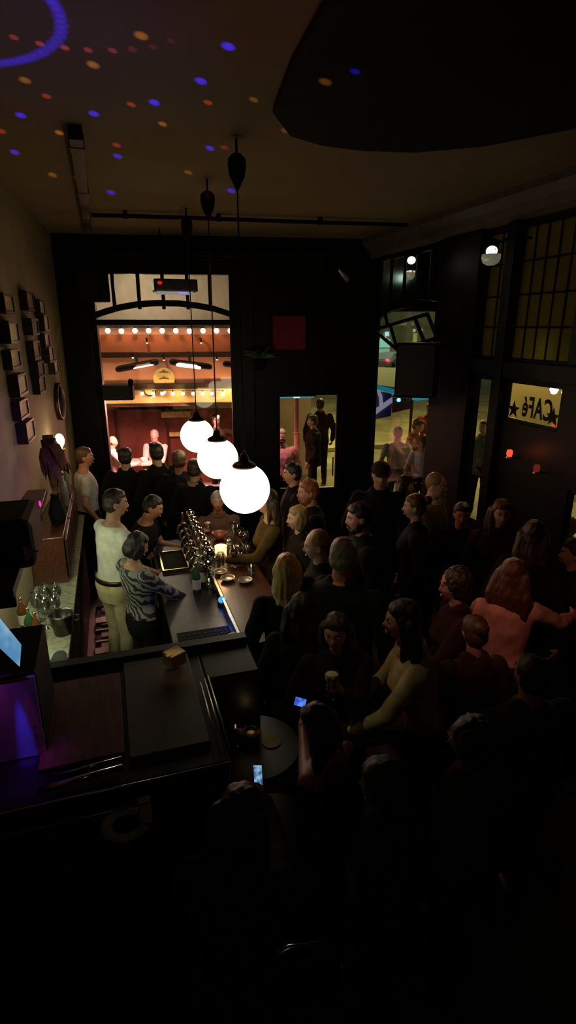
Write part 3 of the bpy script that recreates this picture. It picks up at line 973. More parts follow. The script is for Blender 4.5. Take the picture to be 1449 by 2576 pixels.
# terrace table
p = atz(352, 1160, 0.44)
p.z = -0.319
t = thing('terrace_table', p, 'pink lit terrace table between the diners outside the big window', 'table')
part(MB().bbox(-0.38, 0.38, -0.32, 0.32, 0.72, 0.76), 'table_top', mat('pale_table_top', (0.6, 0.5, 0.42), 0.4), t, bevel=0.006)
for sx in (-1, 1):
    for sy in (-1, 1):
        part(MB().bbox(sx * 0.34 - 0.02, sx * 0.34 + 0.02, sy * 0.28 - 0.02, sy * 0.28 + 0.02, 0, 0.72), 'leg', BLACK, t)
for k, (dx, dy, lab) in enumerate(((-0.2, 0.1, 'white cup on the terrace table near the bald man'), (0.06, -0.1, 'white cup at the middle of the terrace table'), (0.2, 0.12, 'white cup on the terrace table near the bearded diner'))):
    c = MB().lathe([(0.028, 0.0), (0.035, 0.01), (0.045, 0.09), (0.041, 0.09), (0.03, 0.012), (0.004, 0.01)], n=16).build('cup', WHITE, smooth=True)
    c.location = p + Vector((dx, dy, 0.762))
    tag(c, lab, 'cup', 'cups on the terrace table')

# seen through the door: painted wall, pillar, blue light bar
DW = FARW
t = thing('street_pillar', DW.p(DW.uz(747, 1030, 1.9)[0], -0.32, 1.9), 'slim pink lit pillar outside the glazed door', 'pillar')
part(MB().lathe([(0.075, 0), (0.075, 0.08), (0.055, 0.12), (0.05, 2.4), (0.07, 2.45)], n=16), 'shaft', mat('pink_lit_tone', (0.55, 0.25, 0.2), 0.5), t, smooth=True)  # pink light on the pillar is put into its base colour
part(MB().lathe([(0.056, 1.58), (0.062, 1.6), (0.056, 1.62)], n=16), 'collar', mat('pink_lit_tone', (0.55, 0.25, 0.2), 0.5), t, smooth=True)
p = DW.p(*DW.uz(748, 998, 0.5), 0.5)
t = thing('door_light_bar', p, 'blue lit bar above the street door', 'light bar')
ua, ub, za = DW.uz(700, 998, 0.5)[0], DW.uz(790, 998, 0.5)[0], p.z
wpart(DW, [(ua, ub, za - 0.016, za + 0.024, 0.5, 0.54)], 'light_tube', mat_emit('blue_tube', (0.04, 0.45, 0.75), 0.8), t)
um = DW.uz(746, 998, 0.5)[0]
wpart(DW, [(um - 0.05, um + 0.05, za - 0.02, za + 0.03, 0.48, 0.5)], 'bright_segment', mat_emit('ice_white', (0.5, 0.9, 1.0), 1.3), t)
wpart(DW, [(ua, ub, za + 0.024, za + 0.05, 0.28, 0.54)], 'bar_housing', BLACK, t)
lamp('door_blue_glow', 'POINT', DW.p(um + 0.1, za - 0.1, 0.42), 0.8, (0.1, 0.5, 1.0), 0.03)

# street seen through the right hand windows
def canopy_panel(name, pts, th, m, parent):
    P = [Vector(q) - parent.location for q in pts]
    return part(MB().prism(P, (0, 0, -th)), name, m, parent)


AWZ = 2.2
t = thing('street_awning', (5.5, 11.0, AWZ), 'grey street awning with cyan edge outside the arched window', 'awning')
P = [atz(895, 922, AWZ + 0.1), atz(1106, 928, AWZ + 0.1), atz(1106, 990, AWZ), atz(895, 960, AWZ)]
canopy_panel('awning_cloth', P, 0.02, mat('grey_canvas', (0.17, 0.25, 0.30), 0.8, var=0.2), t)
edge = [atz(895, 962, AWZ), atz(950, 976, AWZ), atz(1012, 994, AWZ), atz(1050, 999, AWZ), atz(1106, 992, AWZ)]
b = MB()
b.rings([[Vector(q) - t.location + d for d in (Vector((0, 0, 0.05)), Vector((0, -0.04, 0)), Vector((0, 0, -0.05)), Vector((0, 0.04, 0)))] for q in edge])
part(b, 'lit_edge', mat_emit('cyan_neon', (0.015, 0.26, 0.36), 1.0), t)
vl = [atz(936, 980, AWZ), atz(984, 990, AWZ)]
ux = (vl[1] - vl[0]).normalized()
nv = ux.cross(Vector((0, 0, 1))).normalized()
if nv.y > 0:
    nv = -nv
L_ = (vl[1] - vl[0]).length
SV = L_ / 40.0                                   # metres per picture pixel on the valance
P = [vl[0], vl[1], vl[1] + Vector((0, 0, -22 * SV)), vl[0] + Vector((0, 0, -32 * SV))]
part(MB().prism([Vector(q) - t.location for q in P], nv * -0.02), 'sign_valance', mat('navy_cloth', (0.02, 0.015, 0.16), 0.6, emis=(0.02, 0.015, 0.2), estr=0.12), t)  # faint blue glow put into the cloth itself
vl2 = [atz(988, 992, AWZ), atz(1034, 1000, AWZ)]
P = [vl2[0], vl2[1], vl2[1] + Vector((0, 0, -10 * SV)), vl2[0] + Vector((0, 0, -18 * SV))]
part(MB().prism([Vector(q) - t.location for q in P], nv * -0.02), 'dark_valance', mat('dark_navy_cloth', (0.012, 0.018, 0.05), 0.6), t)
SIGNW = mat('glowing_sign_white', (0.7, 0.7, 0.8), 0.6, emis=(0.55, 0.55, 0.8), estr=0.6)  # white strokes given a glow of their own


def sg(px, py):
    """point on the hanging valance; px, py in valance units right and down"""
    return vl[0] + ux * (px * SV) + Vector((0, 0, -py * SV)) + nv * 0.012 - t.location


part(MB().prism([sg(11, 25), sg(45, 8), sg(44, 3), sg(10, 19)], nv * 0.01), 'sign_stroke', SIGNW, t)
part(MB().prism([sg(20, 14), sg(18, 6), sg(12, -1), sg(19, -1), sg(24, 4), sg(26, 11)], nv * 0.01), 'sign_stroke', SIGNW, t)
for x in (-0.6, 0.9):
    part(MB().tube([(x, 0.2, 0), (x, 0.2, -AWZ - 0.32)], 0.03, 10), 'awning_post', MATTE, t)

# far shopfront and car
p = atd(960, 855, 62)
t = thing('far_shop', (p.x, p.y, -0.32), 'distant shop with mint green lit windows across the street', 'building', rz=math.radians(-26))
part(MB().bbox(-16, 8, 0, 6, -0.05, 3.7), 'facade', mat('ochre_facade', (0.34, 0.27, 0.14), 0.9, var=0.4, scale=0.6), t)
t.scale = (1.35, 1.35, 1.35)
for k, (x, z, w, h, c, e) in enumerate(((0.2, -0.1, 0.9, 0.6, (0.35, 0.95, 0.65), 1.1), (0.2, -0.6, 0.9, 0.42, (0.55, 0.85, 0.55), 0.8), (0.2, -1.1, 0.9, 0.42, (0.7, 0.65, 0.42), 0.5), (0.38, 0.75, 0.3, 0.3, (0.6, 1.0, 1.0), 1.6), (0.12, 0.47, 0.45, 0.24, (0.8, 0.65, 1.0), 1.4), (2.5, 0.0, 0.3, 0.95, (0.6, 0.6, 0.15), 0.5), (1.6, 1.5, 1.5, 0.24, (0.45, 0.42, 0.15), 0.4), (2.4, 1.05, 0.2, 0.2, (0.7, 0.8, 0.6), 0.6), (2.9, 1.05, 0.2, 0.2, (0.7, 0.8, 0.6), 0.6), (1.1, -0.9, 0.5, 0.9, (0.55, 0.45, 0.3), 0.3))):
    part(MB().bbox(x - w / 2, x + w / 2, -0.12, 0.0, z + 1.2, z + 1.2 + h), 'lit_window', mat_emit('shop_glow_%s' % 'abcdefghij'[k], c, e), t)
for k in range(5):
    part(MB().bbox(-6 + 2.6 * k, -5.6 + 2.6 * k, -0.2, 0, 0, 3.7), 'pilaster', mat('pale_pilaster', (0.4, 0.34, 0.22), 0.8), t)
p = atd(982, 898, 52)
t = thing('car', (p.x, p.y, -0.32), 'white car with a glowing red tail light on the far street', 'car', rz=math.radians(40))
body = MB()
sec = [(-2.1, 0.35, 0.75), (-2.0, 0.3, 0.95), (-1.5, 0.28, 1.02), (-0.9, 0.28, 1.38), (0.6, 0.28, 1.42), (1.2, 0.28, 1.0), (2.0, 0.3, 0.85), (2.15, 0.35, 0.6)]
body.rings([[Vector((x, -0.85, z0)), Vector((x, 0.85, z0)), Vector((x, 0.85, z0 + (z1 - z0) * 0.6)), Vector((x, 0.68, z1)), Vector((x, -0.68, z1)), Vector((x, -0.85, z0 + (z1 - z0) * 0.6))] for x, z0, z1 in sec])
part(body, 'car_body', WHITE, t, bevel=0.03)
for x in (-1.35, 1.35):
    for y in (-0.8, 0.8):
        part(MB().lathe([(0.05, -0.1), (0.32, -0.1), (0.32, 0.1), (0.05, 0.1)], (x, y, 0.32), 18, (0, 1, 0)), 'wheel', MATTE, t)
part(MB().bbox(-0.7, 0.9, -0.78, 0.78, 1.05, 1.3), 'side_windows', mat('dark_car_glass', (0.02, 0.02, 0.02), 0.1), t)
for y in (-0.65, 0.65):
    part(MB().ball((-2.12, y, 0.85), (0.08, 0.16, 0.1), 12, 8), 'tail_light', mat_emit('red_tail_light', (1.0, 0.03, 0.08), 9.0), t, smooth=True)
# house across the side street, behind the lettered pane
t = thing('side_house', (9.0, 5.2, -0.3), 'plastered house across the side street behind the lettered pane', 'building')
part(MB().bbox(0, 0.4, -6, 6.0, -0.02, 7.0), 'facade', mat('ochre_facade', (0.34, 0.27, 0.14), 0.9, var=0.4, scale=0.6), t)
part(MB().bbox(-0.05, 0.0, 0.2, 1.9, 0.6, 1.95), 'shutter', mat('olive_shutter', (0.42, 0.42, 0.2), 0.6), t)
part(MB().bbox(-0.05, 0.0, 3.0, 4.2, 0.6, 2.2), 'shutter', mat('olive_shutter', (0.42, 0.42, 0.2), 0.6), t)
for px, py, r in ((1394, 981, 0.075), (1420, 989, 0.05)):
    p = atx(px, py, 7.6)
    t = thing('street_lantern', p, 'white street lantern seen through the top right of the lettered pane' if px < 1400 else 'smaller white street lantern at the right edge of the lettered pane', 'lantern', 'street lanterns')
    part(MB().lathe([(0.01, -r), (r * 0.6, -r * 0.8), (r, 0.1 * r), (r * 0.9, r * 0.5)], n=16), 'lantern_glass', mat_emit('lantern_white', (1, 0.97, 0.9), 9.0), t, smooth=True)
    part(MB().lathe([(r * 1.1, r * 0.5), (r * 0.7, r * 0.9), (0.02, r * 1.3)], n=16), 'lantern_hood', STEEL, t, smooth=True)
    part(MB().tube([(0, 0, r * 1.2), (0.3, 0, r * 3), (1.4, 0, r * 3)], 0.015, 8), 'lantern_arm', MATTE, t)
lamp('lantern_light', 'POINT', atx(1394, 981, 7.6) + Vector((-0.1, 0, -0.22)), 26, (1, 0.85, 0.5), 0.06)
for px, py, r in ((1282, 1050, 0.03), (1392, 1078, 0.045), (1402, 1081, 0.03)):
    p = atx(px, py, 4.6)
    t = thing('red_lantern', p, {1282: 'small orange red light at the lower left of the lettered pane', 1392: 'larger red light at the lower right of the lettered pane', 1402: 'small red light in the lower right corner of the lettered pane'}[px], 'light', 'red lights outside the lettered pane')
    part(MB().ball((0, 0, 0), (r, r, r * 1.1), 12, 8), 'light_cover', mat_emit('red_lantern_glow' if px > 1300 else 'orange_lantern_glow', (1.0, 0.06, 0.04) if px > 1300 else (0.8, 0.12, 0.02), 1.0 if px > 1300 else 0.45), t, smooth=True)
    part(MB().tube([(0, 0, -r * 0.8), (0, 0, -p.z - 0.32)], 0.015, 8), 'light_post', MATTE, t)

# ------------------------------------------------------------------ bar counter
BX0, BX1, BY0, BY1, BZ = 0.27, 1.13, 3.22, 5.5, 1.1
t = thing('bar_counter', (0.7, 4.9, 0), 'long dark wooden bar counter under the white globes', 'bar counter')
L = lambda x0, x1, y0, y1, z0, z1: MB().bbox(x0 - 0.7, x1 - 0.7, y0 - 4.9, y1 - 4.9, z0, z1)
part(L(0.72, BX1, BY0, BY1, 1.05, BZ), 'counter_top', REDWOOD, t, bevel=0.008, label='red brown wooden guest side top')
part(L(0.27, 0.70, BY0, BY1, 1.0, 1.045), 'work_top', mat('dark_steel_worktop', (0.05, 0.042, 0.036), 0.35, 0.6, var=0.3), t, bevel=0.004, label='dark metal worktop on the barkeeper side')
part(L(0.695, 0.72, BY0, BY1, 1.03, 1.112), 'trim_rail', STEEL, t, bevel=0.003, label='metal trim rail')
part(L(0.98, 1.02, BY0 + 0.02, BY1, 0.0, 1.05), 'front_panel', DARKWOOD, t)
part(L(0.3, 0.32, BY0 + 0.02, BY1, 0.0, 1.0), 'back_panel', MATTE, t)
part(L(0.27, BX1, BY0 - 0.0, BY0 + 0.02, 0.0, 1.05), 'end_panel', DARKWOOD, t)
part(L(0.30, 1.0, BY0 + 0.01, BY0 + 0.05, 1.046, 1.062), 'end_strip', BRASS, t, label='brass end strip')
b = MB().tube([(0.42, BY0 - 4.9 + 0.05, 0.2), (0.42, BY1 - 4.9, 0.2)], 0.022)
part(b, 'foot_rail', BRASS, t)

# beer tap column: chrome pipe with taps
t = thing('beer_tap_tower', (0.655, 4.82, 1.045), 'row of rounded chrome beer taps on the bar beside the candle', 'beer tap')
part(MB().tube([(0, -0.55, 0.2), (0, 0.62, 0.2)], 0.04, 14), 'manifold', CHROME, t, smooth=True)
for y in (-0.45, 0.5):
    part(MB().lathe([(0.06, 0), (0.045, 0.02), (0.035, 0.2)], (0, y, 0), 14), 'column', CHROME, t, smooth=True)
for k in range(7):
    y = -0.5 + 0.175 * k
    part(MB().ball((0.02, y, 0.285), (0.05, 0.05, 0.062), 16, 12), 'tap_handle', mat('polished_chrome', (0.75, 0.72, 0.62), 0.08, 1.0, var=0.05), t, smooth=True)
    part(MB().tube([(0, y, 0.2), (-0.07, y, 0.21), (-0.11, y, 0.17), (-0.115, y, 0.1)], 0.013, 8), 'spout', CHROME, t, smooth=True)
t = thing('drip_tray', (0.45, 4.9, 1.046), 'brass edged drip tray on the worktop', 'tray')
part(MB().bbox(-0.12, 0.1, -0.22, 0.22, 0, 0.015), 'tray_base', MATTE, t)
b = MB()
b.bbox(-0.13, 0.11, -0.23, -0.215, 0, 0.03)
b.bbox(-0.13, 0.11, 0.215, 0.23, 0, 0.03)
b.bbox(-0.13, -0.115, -0.215, 0.215, 0, 0.03)
b.bbox(0.095, 0.11, -0.215, 0.215, 0, 0.03)
part(b, 'tray_rim', BRASS, t)

# candle
p = Vector((0.84, 4.66, BZ + 0.001))
t = thing('candle_jar', p, 'bright candle glowing in a ribbed glass on the bar below the globes', 'candle')
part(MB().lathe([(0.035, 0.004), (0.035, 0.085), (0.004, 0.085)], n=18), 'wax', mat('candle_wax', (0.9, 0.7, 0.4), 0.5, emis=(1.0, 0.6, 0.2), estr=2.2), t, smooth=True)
part(MB().lathe([(0.002, 0.09), (0.014, 0.105), (0.009, 0.13), (0.001, 0.16)], n=12), 'flame', mat_emit('candle_flame', (1.0, 0.8, 0.4), 40.0), t, smooth=True)
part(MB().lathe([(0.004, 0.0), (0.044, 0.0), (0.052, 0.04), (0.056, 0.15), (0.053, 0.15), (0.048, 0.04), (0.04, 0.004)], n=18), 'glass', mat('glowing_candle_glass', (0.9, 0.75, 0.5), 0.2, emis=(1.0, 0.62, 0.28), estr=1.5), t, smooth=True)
lamp('candle_light', 'POINT', p + Vector((0, 0, 0.24)), 2.0, (1.0, 0.5, 0.16), 0.03)


# glassware
def tumbler(loc, label, h=0.12, r=0.036, liquid=None, name='tumbler', cat='glass', group='glasses on the bar'):
    t = thing(name, loc, label, cat, group)
    part(MB().lathe([(0.004, 0.0), (r * 0.85, 0.0), (r, h), (r * 0.94, h), (r * 0.8, 0.008), (0.004, 0.006)], n=18), 'glass_wall', TUMBLER, t, smooth=True)
    if liquid is not None:
        part(MB().lathe([(0.004, 0.009), (r * 0.78, 0.009), (r * 0.88, h * 0.72), (0.004, h * 0.73)], n=18), 'drink', liquid, t, smooth=True)
    return t


def wineglass(loc, label, liquid=None, group='glasses on the bar', s=1.0):
    t = thing('wine_glass', loc, label, 'glass', group)
    part(MB().lathe([(0.004, 0), (0.034 * s, 0.001), (0.034 * s, 0.004), (0.005, 0.01), (0.004, 0.085 * s)], n=18), 'stem', TUMBLER, t, smooth=True)
    part(MB().lathe([(0.004, 0.085 * s), (0.025 * s, 0.1 * s), (0.04 * s, 0.135 * s), (0.034 * s, 0.195 * s), (0.032 * s, 0.195 * s), (0.037 * s, 0.135 * s), (0.022 * s, 0.105 * s), (0.004, 0.09 * s)], n=18), 'bowl', TUMBLER, t, smooth=True)
    if liquid is not None:
        part(MB().lathe([(0.004, 0.092 * s), (0.021 * s, 0.107 * s), (0.035 * s, 0.132 * s), (0.004, 0.133 * s)], n=16), 'drink', liquid, t, smooth=True)
    return t


def bottle(loc, label, m, group, h=0.3, r=0.037, lab=None):
    t = thing('bottle', loc, label, 'bottle', group)
    part(MB().lathe([(0.004, 0), (r, 0.0), (r, h * 0.58), (r * 0.75, h * 0.68), (r * 0.36, h * 0.78), (r * 0.34, h * 0.97), (0.004, h * 0.97)], n=18), 'bottle_body', m, t, smooth=True)
    part(MB().lathe([(r * 0.38, h * 0.93), (r * 0.4, h * 1.0), (0.004, h)], n=14), 'cap', BRASS, t, smooth=True)
    if lab is not None:
        part(MB().lathe([(r * 1.01, h * 0.15), (r * 1.02, h * 0.17), (r * 1.02, h * 0.45), (r * 1.01, h * 0.47)], n=18), 'paper_label', lab, t, smooth=True)
    return t


BEER = mat('amber_beer', (0.75, 0.35, 0.05), 0.1, var=0.1)
RWINE = mat('red_wine', (0.15, 0.01, 0.02), 0.1)
LIME = mat('lime_slice', (0.6, 0.65, 0.15), 0.5)
GREENB = mat('green_bottle_glass', (0.03, 0.08, 0.03), 0.08)
BROWNB = mat('brown_bottle_glass', (0.12, 0.04, 0.012), 0.08)
CLEARB = mat('pale_bottle_glass', (0.35, 0.38, 0.34), 0.08)
PAPER = mat('bottle_paper', (0.6, 0.55, 0.42), 0.7)
tumbler(atz(585, 1385, 1.11), 'clear tumbler just right of the bar candle', 0.11, 0.04)
tumbler(atz(600, 1402, 1.11), 'beer glass second to the right of the bar candle', 0.14, 0.036, BEER)
tumbler(atz(568, 1408, 1.11), 'beer glass in front of the bar candle', 0.14, 0.036, BEER)
tumbler(atz(545, 1428, 1.11), 'empty tumbler left in front of the bar candle', 0.1, 0.04)
wineglass(atz(617, 1385, 1.11), 'wine glass farthest right beside the bar candle', RWINE)
wineglass(atz(588, 1362, 1.11), 'wine glass behind the bar candle', None)
for px, py, lab in ((554, 1441, 'round metal dish nearest the candle on the bar'), (573, 1457, 'round metal dish second from the candle on the bar'), (547, 1480, 'round metal dish at the left of the metal rail, nearest the blue light'), (617, 1462, 'round metal dish by the guest edge of the bar')):
    t = MB().lathe([(0.004, 0.0), (0.05, 0.0), (0.062, 0.018), (0.058, 0.019), (0.048, 0.006), (0.004, 0.005)], n=22).build('metal_dish', mat('dull_pewter', (0.45, 0.42, 0.33), 0.3, 0.8), smooth=True)
    t.location = atz(px, py, 1.113 if px > 550 else 1.047)
    tag(t, lab, 'dish', 'metal dishes on the bar')
for k, (px, py, m, lab) in enumerate(((462, 1340, BROWNB, 'brown bottle behind the drip tray on the worktop, farthest left'), (478, 1352, GREENB, 'green bottle behind the drip tray on the worktop'), (500, 1440, CLEARB, 'pale bottle on the worktop before the taps'), (512, 1460, BROWNB, 'brown bottle on the worktop nearest the blue light'), (520, 1435, CLEARB, 'pale bottle on the worktop closest to the metal rail'), (496, 1480, GREENB, 'green bottle on the worktop at the near end'))):
    bottle(atz(px, py + 12, 1.046), lab, m, 'bottles on the worktop', 0.27, 0.034, PAPER if k % 2 else None)
t = MB().lathe([(0.004, 0.0), (0.03, 0.0), (0.075, 0.05), (0.078, 0.075), (0.072, 0.075), (0.066, 0.05), (0.004, 0.012)], n=24).build('serving_bowl', mat('terracotta_glaze', (0.35, 0.10, 0.06), 0.35), smooth=True)
t.location = atz(552, 1350, 1.13)
t.location.z = 1.101
tag(t, 'terracotta bowl on the bar behind the candle', 'bowl')
for k, (px, py, kind, lab) in enumerate((
        (606, 1378, 'w', 'wine glass at the back right of the candle group'), (596, 1345, 't', 'short tumbler behind the candle group by the guest edge'),
        (578, 1402, 'w', 'wine glass directly in front of the candle'), (534, 1402, 't', 'tumbler left of the candle beside the taps'),
        (540, 1450, 'w', 'wine glass between the metal dishes and the rail'), (556, 1425, 'b', 'small beer standing in front of the candle group'),
        (608, 1412, 't', 'tumbler nearest the guest edge in front of the candle group'), (624, 1400, 'b', 'small beer at the guest edge of the bar'),
        (632, 1450, 't', 'lone tumbler by the guest edge nearer the camera'), (590, 1425, 'w', 'wine glass closest to the two metal dishes'))):
    q = atz(px, py, 1.102)
    if kind == 'w':
        wineglass(q, lab, (RWINE, None, LIME)[k % 3])
    else:
        tumbler(q, lab, 0.13 if kind == 'b' else 0.1, 0.034, BEER if kind == 'b' else None)
for k, (px, py, lab) in enumerate(((486, 1415, 'upturned tumbler on the worktop by the drip tray, back one'), (490, 1428, 'upturned tumbler on the worktop by the drip tray, middle one'), (494, 1446, 'upturned tumbler on the worktop by the drip tray, front one'), (528, 1470, 'tumbler on the worktop against the metal rail'), (530, 1492, 'tumbler on the worktop just left of the blue lamp'))):
    tumbler(atz(px, py, 1.047), lab, 0.12, 0.034)
# blue glowing puck and light patch on the rail
t = thing('blue_lamp', atz(560, 1522, 1.046) , 'small bright blue glowing lamp on the bar near its end', 'lamp')
part(MB().lathe([(0.036, 0.0), (0.04, 0.012), (0.036, 0.022), (0.004, 0.024)], n=20), 'lamp_base', MATTE, t, smooth=True)
part(MB().ball((0, 0, 0.045), (0.033, 0.033, 0.026), 18, 12), 'lamp_dome', mat_emit('blue_dome', (0.03, 0.18, 1.0), 2.6), t, smooth=True)
lamp('blue_lamp_light', 'POINT', atz(560, 1520, 1.16), 0.5, (0.08, 0.15, 1.0), 0.02)
lamp('blue_beam', 'SPOT', SRC, 420, (0.08, 0.12, 1.0), 0.0, atz(601, 1567, 1.11), 2 * math.atan(0.035 / 2.2), 0.6)
lamp('blue_beam', 'SPOT', SRC, 160, (0.08, 0.10, 1.0), 0.0, atz(588, 1520, 1.11), 2 * math.atan(0.025 / 2.2), 0.6)
lamp('violet_beam', 'SPOT', SRC, 70, (0.5, 0.3, 1.0), 0.0, atz(584, 1562, 1.11), 2 * math.atan(0.07 / 2.2), 0.9)
t = thing('bar_mat', (0.5, 3.42, 1.046), 'black rubber bar mat at the near end of the bar', 'mat')
part(MB().bbox(-0.19, 0.18, -0.13, 0.17, 0, 0.01), 'mat_base', MATTE, t)
b = MB()
for i in range(9):
    for j in range(7):
        b.box((-0.15 + 0.0375 * i, -0.11 + 0.036 * j, 0.013), (0.012, 0.012, 0.008))
part(b, 'nubs', mat('rubber', (0.015, 0.015, 0.015), 0.6), t)
t = thing('folded_cloth', atz(592, 1606, 1.065) , 'crumpled pale napkin in the near corner of the bar', 'napkin')
part(MB().ball((0, 0.02, 0.012), (0.06, 0.04, 0.018), 14, 8), 'cloth', mat('napkin', (0.55, 0.5, 0.4), 0.9), t, smooth=True)

# ------------------------------------------------------------------ back bar along the left wall
def lx(y):                    # inner face of the left wall
    return -1.10 + (y + 0.2) * (0.60 / 8.70)


t = thing('back_counter', (-0.6, 4.8, 0), 'pale stone topped back counter along the left wall', 'counter')
P = [(lx(2.85) + 0.01, 2.85), (-0.42, 2.85), (-0.39, 6.9), (lx(6.9) + 0.01, 6.9)]
part(MB().prism([(x + 0.6, y - 4.8, 0.96) for x, y in P], (0, 0, 0.035)), 'stone_top', STONE, t, bevel=0.004)
part(MB().prism([(x + 0.6 - (0.02 if x > -0.5 else 0), y - 4.8, 0.05) for x, y in P], (0, 0, 0.908)), 'cabinet', BLACK, t)
for k in range(5):
    y0 = -1.9 + 0.78 * k
    part(MB().bbox(0.168, 0.178, y0, y0 + 0.74, 0.12, 0.92), 'cabinet_door', MATTE, t)
t = thing('duckboard', (-0.05, 4.7, 0.0), 'slatted wooden floor grid between bar and back counter', 'floor grid')
SL = mat('pale_slat', (0.3, 0.34, 0.26), 0.5, var=0.35)  # pale greenish tone for some slats, the others are matte black
for k, (y, w, m) in enumerate(((2.3, 0.12, SL), (1.9, 0.05, MATTE), (1.55, 0.05, MATTE), (1.2, 0.12, SL), (0.98, 0.03, SL), (0.74, 0.03, SL), (0.55, 0.11, SL), (0.2, 0.1, SL), (-0.2, 0.1, SL), (-0.6, 0.1, SL))):
    part(MB().bbox(-0.3, 0.28, y - w / 2, y + w / 2, 0.03, 0.05), 'slat', m, t)
for x in (-0.27, 0.25):
    part(MB().bbox(x - 0.025, x + 0.025, -0.7, 2.4, 0.0, 0.03), 'runner', MATTE, t)

# shelf above the counter with its light strip
t = thing('wall_shelf', (lx(4.2) + 0.12, 4.2, 1.72), 'dark wall shelf over the back counter', 'shelf')
part(MB().bbox(-0.13, 0.1, -1.15, 0.95, 0, 0.05), 'shelf_board', DARKWOOD, t, bevel=0.004)
for y in (-0.9, 0.7):
    part(MB().bbox(-0.13, 0.06, y - 0.015, y + 0.015, -0.16, 0), 'bracket', MATTE, t)
part(MB().bbox(0.02, 0.05, -0.9, 0.75, -0.012, 0), 'light_strip', mat_emit('pale_green_strip', (0.85, 1.0, 0.7), 5.0), t, label='pale green light strip')
for y in (3.6, 4.35):
    d = lamp('shelf_strip_light', 'AREA', (lx(y) + 0.17, y, 1.70), 1.7, (0.9, 1.0, 0.62), 0.12, (lx(y) + 0.5, y + 0.25, 0.75))
d = lamp('shelf_strip_light', 'AREA', (lx(3.5) + 0.2, 3.45, 1.70), 3.2, (0.95, 1.0, 0.6), 0.12, (0.02, 4.6, 0.7))

CG = 'glasses on the back counter'
for k, (px, py, s, lab) in enumerate(((100, 1520, 1.0, 'wine glass on the back counter, farthest left of the cluster'), (120, 1500, 1.0, 'wine glass at the top of the back counter cluster'), (145, 1497, 1.0, 'wine glass at the right of the back counter cluster'), (118, 1535, 1.05, 'wine glass at the front of the back counter cluster'), (142, 1530, 1.05, 'wine glass beside the steel ice bucket'))):
    w = wineglass(atz(px, py + 42, 0.996), lab, None, CG, 1.2 * s)
t = thing('ice_bucket', atz(160, 1592, 0.996), 'dark steel ice bucket on the back counter edge', 'ice bucket')
part(MB().lathe([(0.004, 0), (0.062, 0.0), (0.085, 0.15), (0.09, 0.155), (0.084, 0.16), (0.078, 0.15), (0.057, 0.01), (0.004, 0.008)], n=24), 'bucket', mat('dark_steel', (0.12, 0.11, 0.1), 0.25, 0.9), t, smooth=True)
part(MB().tube([(0.088, 0, 0.13), (0.115, 0, 0.13), (0.115, 0, 0.09), (0.085, 0, 0.09)], 0.007, 8), 'handle', STEEL, t)
for px, py, m, lab in ((62, 1560, BROWNB, 'brown bottle at the dark left end of the back counter'), (80, 1588, GREENB, 'green bottle with pale paper on the back counter'), (98, 1600, BROWNB, 'brown bottle next to the ice bucket')):
    bottle(atz(px, py + 20, 0.996), lab, m, 'bottles on the back counter', 0.25, 0.034, PAPER)
t = thing('counter_cloth', atz(148, 1672, 0.996), 'dark crumpled bar towel lying on the pale counter', 'towel')
b = MB()
b.ball((0, 0, 0.018), (0.06, 0.1, 0.022), 18, 8)
b.ball((-0.05, -0.06, 0.02), (0.05, 0.07, 0.025), 16, 8)
b.ball((0.0, 0.09, 0.014), (0.045, 0.06, 0.016), 16, 8)
part(b, 'towel_cloth', mat('dark_towel', (0.03, 0.035, 0.03), 0.95), t, smooth=True)
t = thing('card_reader', atz(88, 1688, 1.30), 'pale card reader with a blue light beside the laptop', 'card reader')
part(MB().bbox(-0.02, 0.035, -0.04, 0.04, -0.02, 0.0), 'case', mat('pale_grey_plastic', (0.5, 0.46, 0.48), 0.5), t, bevel=0.005)
part(MB().ball((-0.03, 0, 0.0), (0.013, 0.013, 0.013), 12, 8), 'blue_led', mat_emit('blue_led', (0.02, 0.12, 1.0), 2.2), t, smooth=True)
rp = atz(88, 1688, 1.28)
t = thing('side_stand', (rp.x, rp.y, 0), 'narrow black stand carrying the card reader', 'stand')
part(MB().bbox(-0.055, 0.05, -0.06, 0.07, 1.262, 1.279), 'stand_top', MATTE, t)
part(MB().bbox(-0.03, 0.03, -0.03, 0.03, 0.02, 1.262), 'stand_post', MATTE, t)
part(MB().bbox(-0.1, 0.1, -0.1, 0.1, 0.0, 0.02), 'stand_foot', MATTE, t)

# wall lamp, mirror, dried plant
p = on_plane(150, 1108, LEFTW.o - LEFTW.n * 0.1, LEFTW.n)
t = thing('wall_lamp', p, 'bright small wall lamp glowing at the end of the left wall', 'wall lamp')
part(MB().ball((0, 0, 0.0), (0.05, 0.05, 0.075), 16, 10), 'lamp_glass', mat_emit('wall_lamp_glow', (1.0, 0.82, 0.5), 7.0), t, smooth=True)
part(MB().lathe([(0.02, -0.14), (0.05, -0.1), (0.03, -0.07)], n=14), 'lamp_cup', BRASS, t, smooth=True)
part(MB().tube([(0, 0, -0.13), (-0.03, 0, -0.18), (-0.1, 0, -0.1)], 0.009, 8), 'lamp_arm', BRASS, t)
lamp('wall_lamp_light', 'POINT', p + Vector((0.09, -0.05, 0.02)), 2.6, (1.0, 0.7, 0.3), 0.05)


def lw(px, py, off=0.0):
    return LEFTW.uz(px, py, off)


